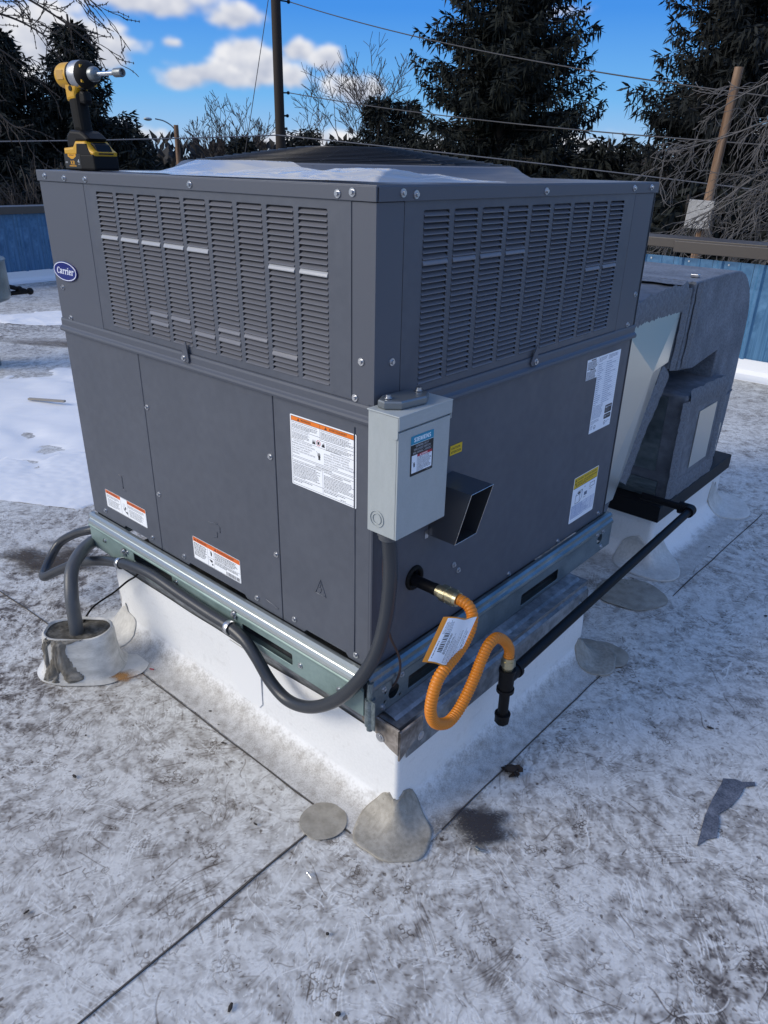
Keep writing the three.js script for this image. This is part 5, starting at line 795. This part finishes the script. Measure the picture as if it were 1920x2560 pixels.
spruce('spruce_tree', 'tall dark spruce standing alone behind the fan guard, between two wires', -12.4, -19.0, 14.5, 3.9, 11, { step: .22, per: 12, gap: .35, pow: .62, size: 1.15 });
spruce('spruce_tree', 'dark spruce behind the leaning timber pole, with ragged open boughs', -5.75, -17.9, 13.5, 3.2, 12, { step: .22, per: 12, gap: .45, droop: .35, pow: .7, mat: NEEDLES[2] });
spruce('spruce_tree', 'pointed spruce behind the power tool, its slope falling towards the street lamp', -23.8, -12.3, 9.6, 4.2, 13, { step: .23, per: 14, pow: .85, size: 1.25 });
spruce('spruce_tree', 'dark spruce beyond the blue parapet, behind the overhanging bare twigs', -24.6, -10.3, 9.2, 3.8, 14, { step: .23, per: 14, pow: .75, size: 1.25 });
spruce('spruce_tree', 'spruce half hidden beside the power tool spruce, with a blunt top', -22.2, -12.9, 6.7, 3.6, 15, { step: .24, per: 13, gap: .2, size: 1.25 });
spruce('spruce_tree', 'broad dark spruce closing the gap behind the overhanging twigs', -25.5, -8.4, 9.2, 4.0, 16, { step: .23, per: 14, pow: .7, size: 1.25 });
const jun = (x, z, H, R, s, label) => spruce('juniper_tree', label, x, z, H, R, s, { step: .26, per: 9, pow: .45, droop: -.5, lift: .6, size: 1.5, mat: NEEDLES[1], group: 'junipers along the skyline' });
jun(-23.2, -25.7, 8.3, 1.15, 21, 'narrow upright juniper next to its split-topped twin by the big spruce');
jun(-22.3, -26.5, 8.1, 1.2, 22, 'upright juniper with a split top beside the big spruce');
jun(-24.3, -24.7, 6.7, 1.2, 23, 'low rounded juniper leaning on the taller junipers');
jun(-25.6, -23.3, 7.0, 1.7, 24, 'rounded dark juniper beside the foot of the black utility pole');
jun(-27.3, -21.4, 6.5, 1.2, 25, 'small pointed juniper between the street lamp and the utility pole');
jun(-29.9, -17.6, 5.4, 1.5, 26, 'low juniper beside the street lamp post');
jun(-16.2, -30.6, 5.6, 1.9, 27, 'low juniper showing beyond the cabinet top on the far side of the big spruce');
jun(-8.6, -18.2, 6.4, 1.5, 28, 'rounded juniper below the bare shrub, near the leaning timber pole');
jun(-7.4, -15.4, 5.4, 1.9, 29, 'dark juniper over the stepped brown cap of the parapet');
jun(-5.0, -14.6, 5.3, 2.2, 30, 'broad dark juniper behind the square metal sign box');
jun(-2.6, -15.2, 5.9, 2.3, 31, 'broad juniper behind the drooping bare branches');
for (const [x, z, H, R, s, l] of [[-19.5, -6.2, 5.4, 2.1, 41, 'dense evergreen bush behind the power tool battery'], [-18.6, -8.8, 5.6, 2.2, 42, 'dense evergreen bush between the power tool and the street lamp'], [-20.8, -4.0, 5.5, 2.3, 43, 'dense evergreen bush over the dark parapet cap'], [-17.5, -11.4, 5.3, 2.0, 44, 'evergreen bush below the street lamp'], [-18.0, -4.4, 4.9, 2.1, 45, 'low evergreen bush beside the badge side of the cabinet']]) spruce('evergreen_bush', l, x, z, H, R, s, { step: .28, per: 9, pow: .35, droop: 0, lift: .5, size: 1.25, mat: NEEDLES[1], group: 'evergreen bushes beyond the parapet' });

twigTree('bare_tree', 'leafless tree behind the street lamp, with a forked leaning crown', -31.3, GY, -22.9, { H: 9.0, lean: [.03, -.02], seed: 5, kids: [2, 2], dense: .5, ratio: .73, mat: twigs.mid, rad: .16, min: .011, depth: 6, spread: 0.64, up: .45 });
twigTree('bare_tree', 'slender leafless tree between the street lamp and the utility pole', -30.5, GY, -23.9, { H: 8.6, seed: 6, kids: [2, 2], dense: .5, ratio: .73, mat: twigs.mid, rad: .13, min: .011, depth: 6, spread: 0.56, up: .45 });
twigTree('bare_tree', 'round-crowned leafless tree directly behind the black utility pole', -29.4, GY, -25.1, { H: 9.0, seed: 7, kids: [2, 2], dense: .5, ratio: .73, mat: twigs.mid, rad: .16, min: .011, depth: 6, spread: 0.68, up: .45 });
twigTree('bare_tree', 'leafless tree in front of the bright white cloud', -27.3, GY, -27.3, { H: 8.6, seed: 8, kids: [2, 2], dense: .5, ratio: .73, mat: twigs.mid, rad: .14, min: .011, depth: 6, spread: 0.76, up: .45 });
twigTree('bare_tree', 'thin leafless tree beside the tall dark spruce', -22.4, GY, -28.9, { H: 8.4, seed: 9, kids: [2, 2], dense: .5, ratio: .73, mat: twigs.mid, rad: .12, min: .011, depth: 6, spread: 0.64, up: .45 });
twigTree('bare_shrub', 'pale leafless shrub of upright stems between the two large spruces', -16.2, GY, -34.8, { H: 6.9, seed: 10, mat: twigs.mid, rad: .05, min: .014, depth: 3, stems: 22, spread: .35, up: .7, cat: 'shrub' });
twigTree('bare_shrub', 'pale leafless shrub next to the juniper by the leaning pole', -13.6, GY, -35.6, { H: 6.6, seed: 17, mat: twigs.mid, rad: .05, min: .014, depth: 3, stems: 20, spread: .35, up: .7, cat: 'shrub' });
for (const [x, z, s, h, l] of [[-17.6, -7.6, 51, 5.6, 'tangled brown shrub below the power tool'], [-16.9, -5.0, 52, 5.2, 'tangled brown shrub above the dark parapet cap'], [-18.6, -10.0, 53, 4.9, 'brown shrub in front of the pointed spruce'], [-20.5, -13.0, 54, 4.6, 'brown shrub in front of the street lamp post'], [-22.5, -16.5, 55, 4.8, 'brown shrub between the lamp post and the utility pole']]) twigTree('brown_shrub', l, x, GY, z, { H: h, seed: s, mat: twigs.dark, rad: .05, min: .010, depth: 3, stems: 26, spread: .5, up: .45, cat: 'shrub', group: 'brown shrubs beyond the parapet' });
twigTree('dead_trunk', 'pale dead trunk with stub branches behind the brown parapet cap', -4.62, GY, -12.2, { H: 6.9, seed: 61, mat: twigs.pale, rad: .10, min: .012, depth: 1, spread: .9, bend: .18, kids: [1, 2] });
{ // leafless branches reaching into view from trees whose trunks stand outside the frame
  const limbTree = (name, label, base, trunkTop, limbs, mat, seed, bud, tw) => {
    const t = thing(name, label, 'tree'), r = mulberry(seed), br = [], buds = [];
    part('trunk', hose(curveOf([base, [lerp(base[0], trunkTop[0], .5) + .1, (base[1] + trunkTop[1]) / 2, lerp(base[2], trunkTop[2], .5)], trunkTop]), 20, 10, (s, L) => lerp(.17, .09, s / L)), mat, t);
    const shoot = (p, d, len, rd, lv) => { let q = p.clone(), dir = d.clone(); const n = 5; for (let i = 0; i < n; i++) { dir.add(V((r() - .5) * .62, (r() - .5) * .6 + tw.curl, (r() - .5) * .62)).normalize(); const e = q.clone().addScaledVector(dir, len / n); br.push(rod(q.toArray(), e.toArray(), Math.max(tw.min, rd * (1 - i / n * .6)), Math.max(tw.min * .8, rd * (1 - (i + 1) / n * .6)), 4)); if (lv < tw.depth && r() < .8) { const c = dir.clone().add(V(r() - .5, r() - .55 + tw.curl, r() - .5).multiplyScalar(1.5)).normalize(); shoot(e, c, len * (.45 + r() * .3), rd * .6, lv + 1); } if (bud && lv > 0 && r() < .8) buds.push(new THREE.OctahedronGeometry(bud, 0).scale(.7, 1.3, .7).translate(e.x, e.y, e.z)); q = e; } };
    for (const pts of limbs) { const c = curveOf(pts), L = c.getLength(); br.push(hose(c, 40, 6, (s) => lerp(tw.rad, tw.min * 1.4, s / L))); const m = Math.round(L / tw.step); for (let i = 2; i <= m; i++) { const s = i / m, p = c.getPointAt(Math.min(1, s)), d = c.getTangentAt(Math.min(1, s)).clone().add(V(r() - .5, r() - .5 + tw.curl * 2, r() - .5).multiplyScalar(1.5)).normalize(); shoot(p, d, (.30 + r() * .45) * tw.len * (1.15 - s * .4), lerp(tw.rad, tw.min * 1.4, s) * .5, 0); } }
    part('branches', merge(br), mat, t); if (buds.length) part('buds', merge(buds), mat, t);
  };
  limbTree('overhanging_tree', 'budding bare branches hanging over the blue parapet above the power tool', [-8.6, GY, -1.6], [-8.3, 3.2, -1.9],
    [[[-8.3, 3.0, -1.95], [-7.8, 3.05, -2.4], [-7.3, 2.85, -2.9], [-7.05, 2.62, -3.25], [-6.9, 2.42, -3.45]], [[-8.3, 3.2, -1.9], [-7.7, 3.2, -2.5], [-7.25, 3.05, -3.0], [-7.0, 2.9, -3.4], [-6.95, 2.75, -3.6]], [[-8.35, 2.7, -1.9], [-7.8, 2.6, -2.3], [-7.45, 2.42, -2.65], [-7.25, 2.22, -2.9]], [[-8.35, 2.4, -1.9], [-7.9, 2.2, -2.25], [-7.5, 1.9, -2.55], [-7.3, 1.65, -2.75]], [[-8.3, 2.9, -1.9], [-7.7, 2.75, -2.45], [-7.3, 2.62, -2.9], [-7.1, 2.45, -3.15]]], twigs.dark, 91, .011, { rad: .022, min: .0042, step: .12, len: .75, depth: 1, curl: -.03 });
  limbTree('drooping_tree', 'pale drooping bare branches in front of the leaning timber pole', [.2, GY, -8.4], [-.1, 2.4, -8.2],
    [[[-.1, 1.6, -8.2], [-.9, 1.75, -7.95], [-1.5, 1.55, -7.75], [-1.95, 1.2, -7.6], [-2.25, .85, -7.5]], [[-.1, 2.0, -8.2], [-.8, 2.2, -8.0], [-1.5, 2.0, -7.8], [-2.1, 1.75, -7.6], [-2.6, 1.6, -7.5]], [[0, 1.3, -8.3], [-.8, 1.4, -8.0], [-1.4, 1.15, -7.8], [-1.8, .85, -7.65], [-2.05, .55, -7.6]], [[0, 1.0, -8.3], [-.7, 1.1, -8.0], [-1.3, .9, -7.8], [-1.7, .65, -7.7], [-1.9, .4, -7.6]], [[-.1, 2.2, -8.2], [-.8, 2.5, -8.0], [-1.4, 2.4, -7.8], [-1.9, 2.2, -7.7], [-2.3, 1.95, -7.6]], [[0, 1.5, -8.2], [-.9, 1.6, -7.9], [-1.6, 1.35, -7.7], [-2.1, 1.0, -7.55], [-2.45, .78, -7.45]], [[0, .8, -8.3], [-.6, .95, -8.0], [-1.15, .8, -7.8], [-1.5, .55, -7.7]]], twigs.pale, 95, 0, { rad: .02, min: .0036, step: .17, len: 1.0, depth: 2, curl: -.07 });
}
{ // poles
  const pole = (name, label, a, b, r0, r1, mat) => { const t = thing(name, label, 'pole', [a[0], a[1], a[2]]); part('shaft', rod([0, 0, 0], [b[0] - a[0], b[1] - a[1], b[2] - a[2]], r0, r1, 14), mat, t); return t; };
  const u = pole('utility_pole', 'tall dark wooden utility pole carrying the wires', [-18.70, GY, -16.09], [-18.66, 8.6, -16.11], .17, .135, M.darkPole);
  part('crossarm', rod([-.7, 12.3, -.7], [.7, 12.3, .7], .06), M.darkPole, u); part('insulator', merge([rod([.05, 9.98, -.05], [.27, 9.95, -.3], .02), new THREE.SphereGeometry(.055, 8, 6).translate(.27, 9.95, -.3)]), M.rubber, u); part('insulator', merge([rod([.05, 7.62, -.05], [.22, 7.62, -.22], .02), new THREE.SphereGeometry(.05, 8, 6).translate(.22, 7.62, -.22)]), M.rubber, u); part('insulator', merge([rod([.05, 7.0, -.05], [.16, 7.0, -.2], .025), new THREE.SphereGeometry(.05, 8, 6).translate(.17, 7.0, -.2)]), M.rubber, u);
  const l = pole('leaning_pole', 'short pale timber pole leaning behind the stepped parapet cap', [-3.63, GY, -11.19], [-3.364, 2.756, -11.277], .085, .062, M.woodPole);
  const sb = thing('sign_box', 'weathered square white metal plate fixed to the leaning timber pole', 'sign', [-3.47, .83, -11.10]); sb.rotation.set(0, .3, -.04); part('plate', rbox(.36, .40, .05, 0, 0, 0, .008), new THREE.MeshStandardMaterial({ map: speckle(256, [178, 176, 172], 30, 40, 83, 30), roughness: .6 }), sb); part('bracket', box(.30, .03, .10, 0, .0, -.06), M.hub, sb);
  const s = pole('street_lamp', 'street lamp with a curved arm on a short timber post', [-32.24, GY, -21.40], [-32.18, 2.85, -21.477], .14, .11, M.woodPole); s.userData.category = 'street lamp';
  part('arm', hose(curveOf([[.06, 6.75, -.08], [.0, 7.05, .05], [-.22, 7.29, .34], [-.45, 7.38, .68]]), 24, 8, () => .028), M.galv, s); part('lamp_head', new THREE.SphereGeometry(.2, 14, 8).scale(1.6, .38, .8).rotateY(-.98 + Math.PI).translate(-.63, 7.36, .95), std(.45, .5, .48, .5), s);
}
{ // wires
  const wire = (a, b, sag, r, label, mat = M.cable) => { const pts = Array.from({ length: 13 }, (_, i) => { const t = i / 12; return [lerp(a[0], b[0], t), lerp(a[1], b[1], t) - sag * 4 * t * (1 - t), lerp(a[2], b[2], t)]; }); return solo('overhead_wire', new THREE.TubeGeometry(curveOf(pts), 60, r, 5), mat, label, 'wire'); };
  wire([-18.43, 5.655, -16.40], [-1.0, 2.20, -13.4], .30, .013, 'upper overhead wire running from the utility pole top towards the ragged spruce');
  wire([-18.48, 3.325, -16.31], [-1.6, 1.72, -13.0], .16, .013, 'middle overhead wire running from the utility pole towards the leaning pole');
  wire([-15.2, 1.55, -1.0], [-10.42, 1.86, -8.83], .06, .011, 'thick cable passing behind the power tool', std(.14, .14, .15, .6));
  wire([-10.42, 1.86, -8.83], [-2.2, 1.02, -13.9], -.03, .011, 'thick cable sloping down past the fan guard and the big spruce', std(.14, .14, .15, .6));
  wire([-17.15, 6.3, -14.8], [-17.95, 1.0, -13.9], .02, .011, 'steep guy wire beside the utility pole');
}
{ // the far wood beyond the street reads as one dark mass
  const r = mulberry(333), out = new Soup(); for (let k = 0; k < 15000; k++) { const az = (-80 + r() * 72) * Math.PI / 180, D = 46 + r() * 22, x = .9 + D * Math.sin(az), z = 1 - D * Math.cos(az), top = 5.6 + 1.2 * P3.noise(az * 40, 1, 0) + .9 * P3.noise(az * 120, 5, 0) + (r() < .1 ? r() * .9 : 0), y = GY + top * Math.pow(r(), .7) * (D / 56); const a = r() * 6.28; blade(out, [x, y, z], [Math.cos(a) * .5, .8, Math.sin(a) * .5], .5 + r() * .9, .16 + r() * .16, r); }
  const m = part('far_wood', soup(out.done), std(.03, .028, .026, .9, { side: THREE.DoubleSide }), scene); m.userData = { kind: 'stuff', label: 'dark far wood along the horizon behind the cabinet', category: 'wood' };
}

renderer.render(scene, camera);
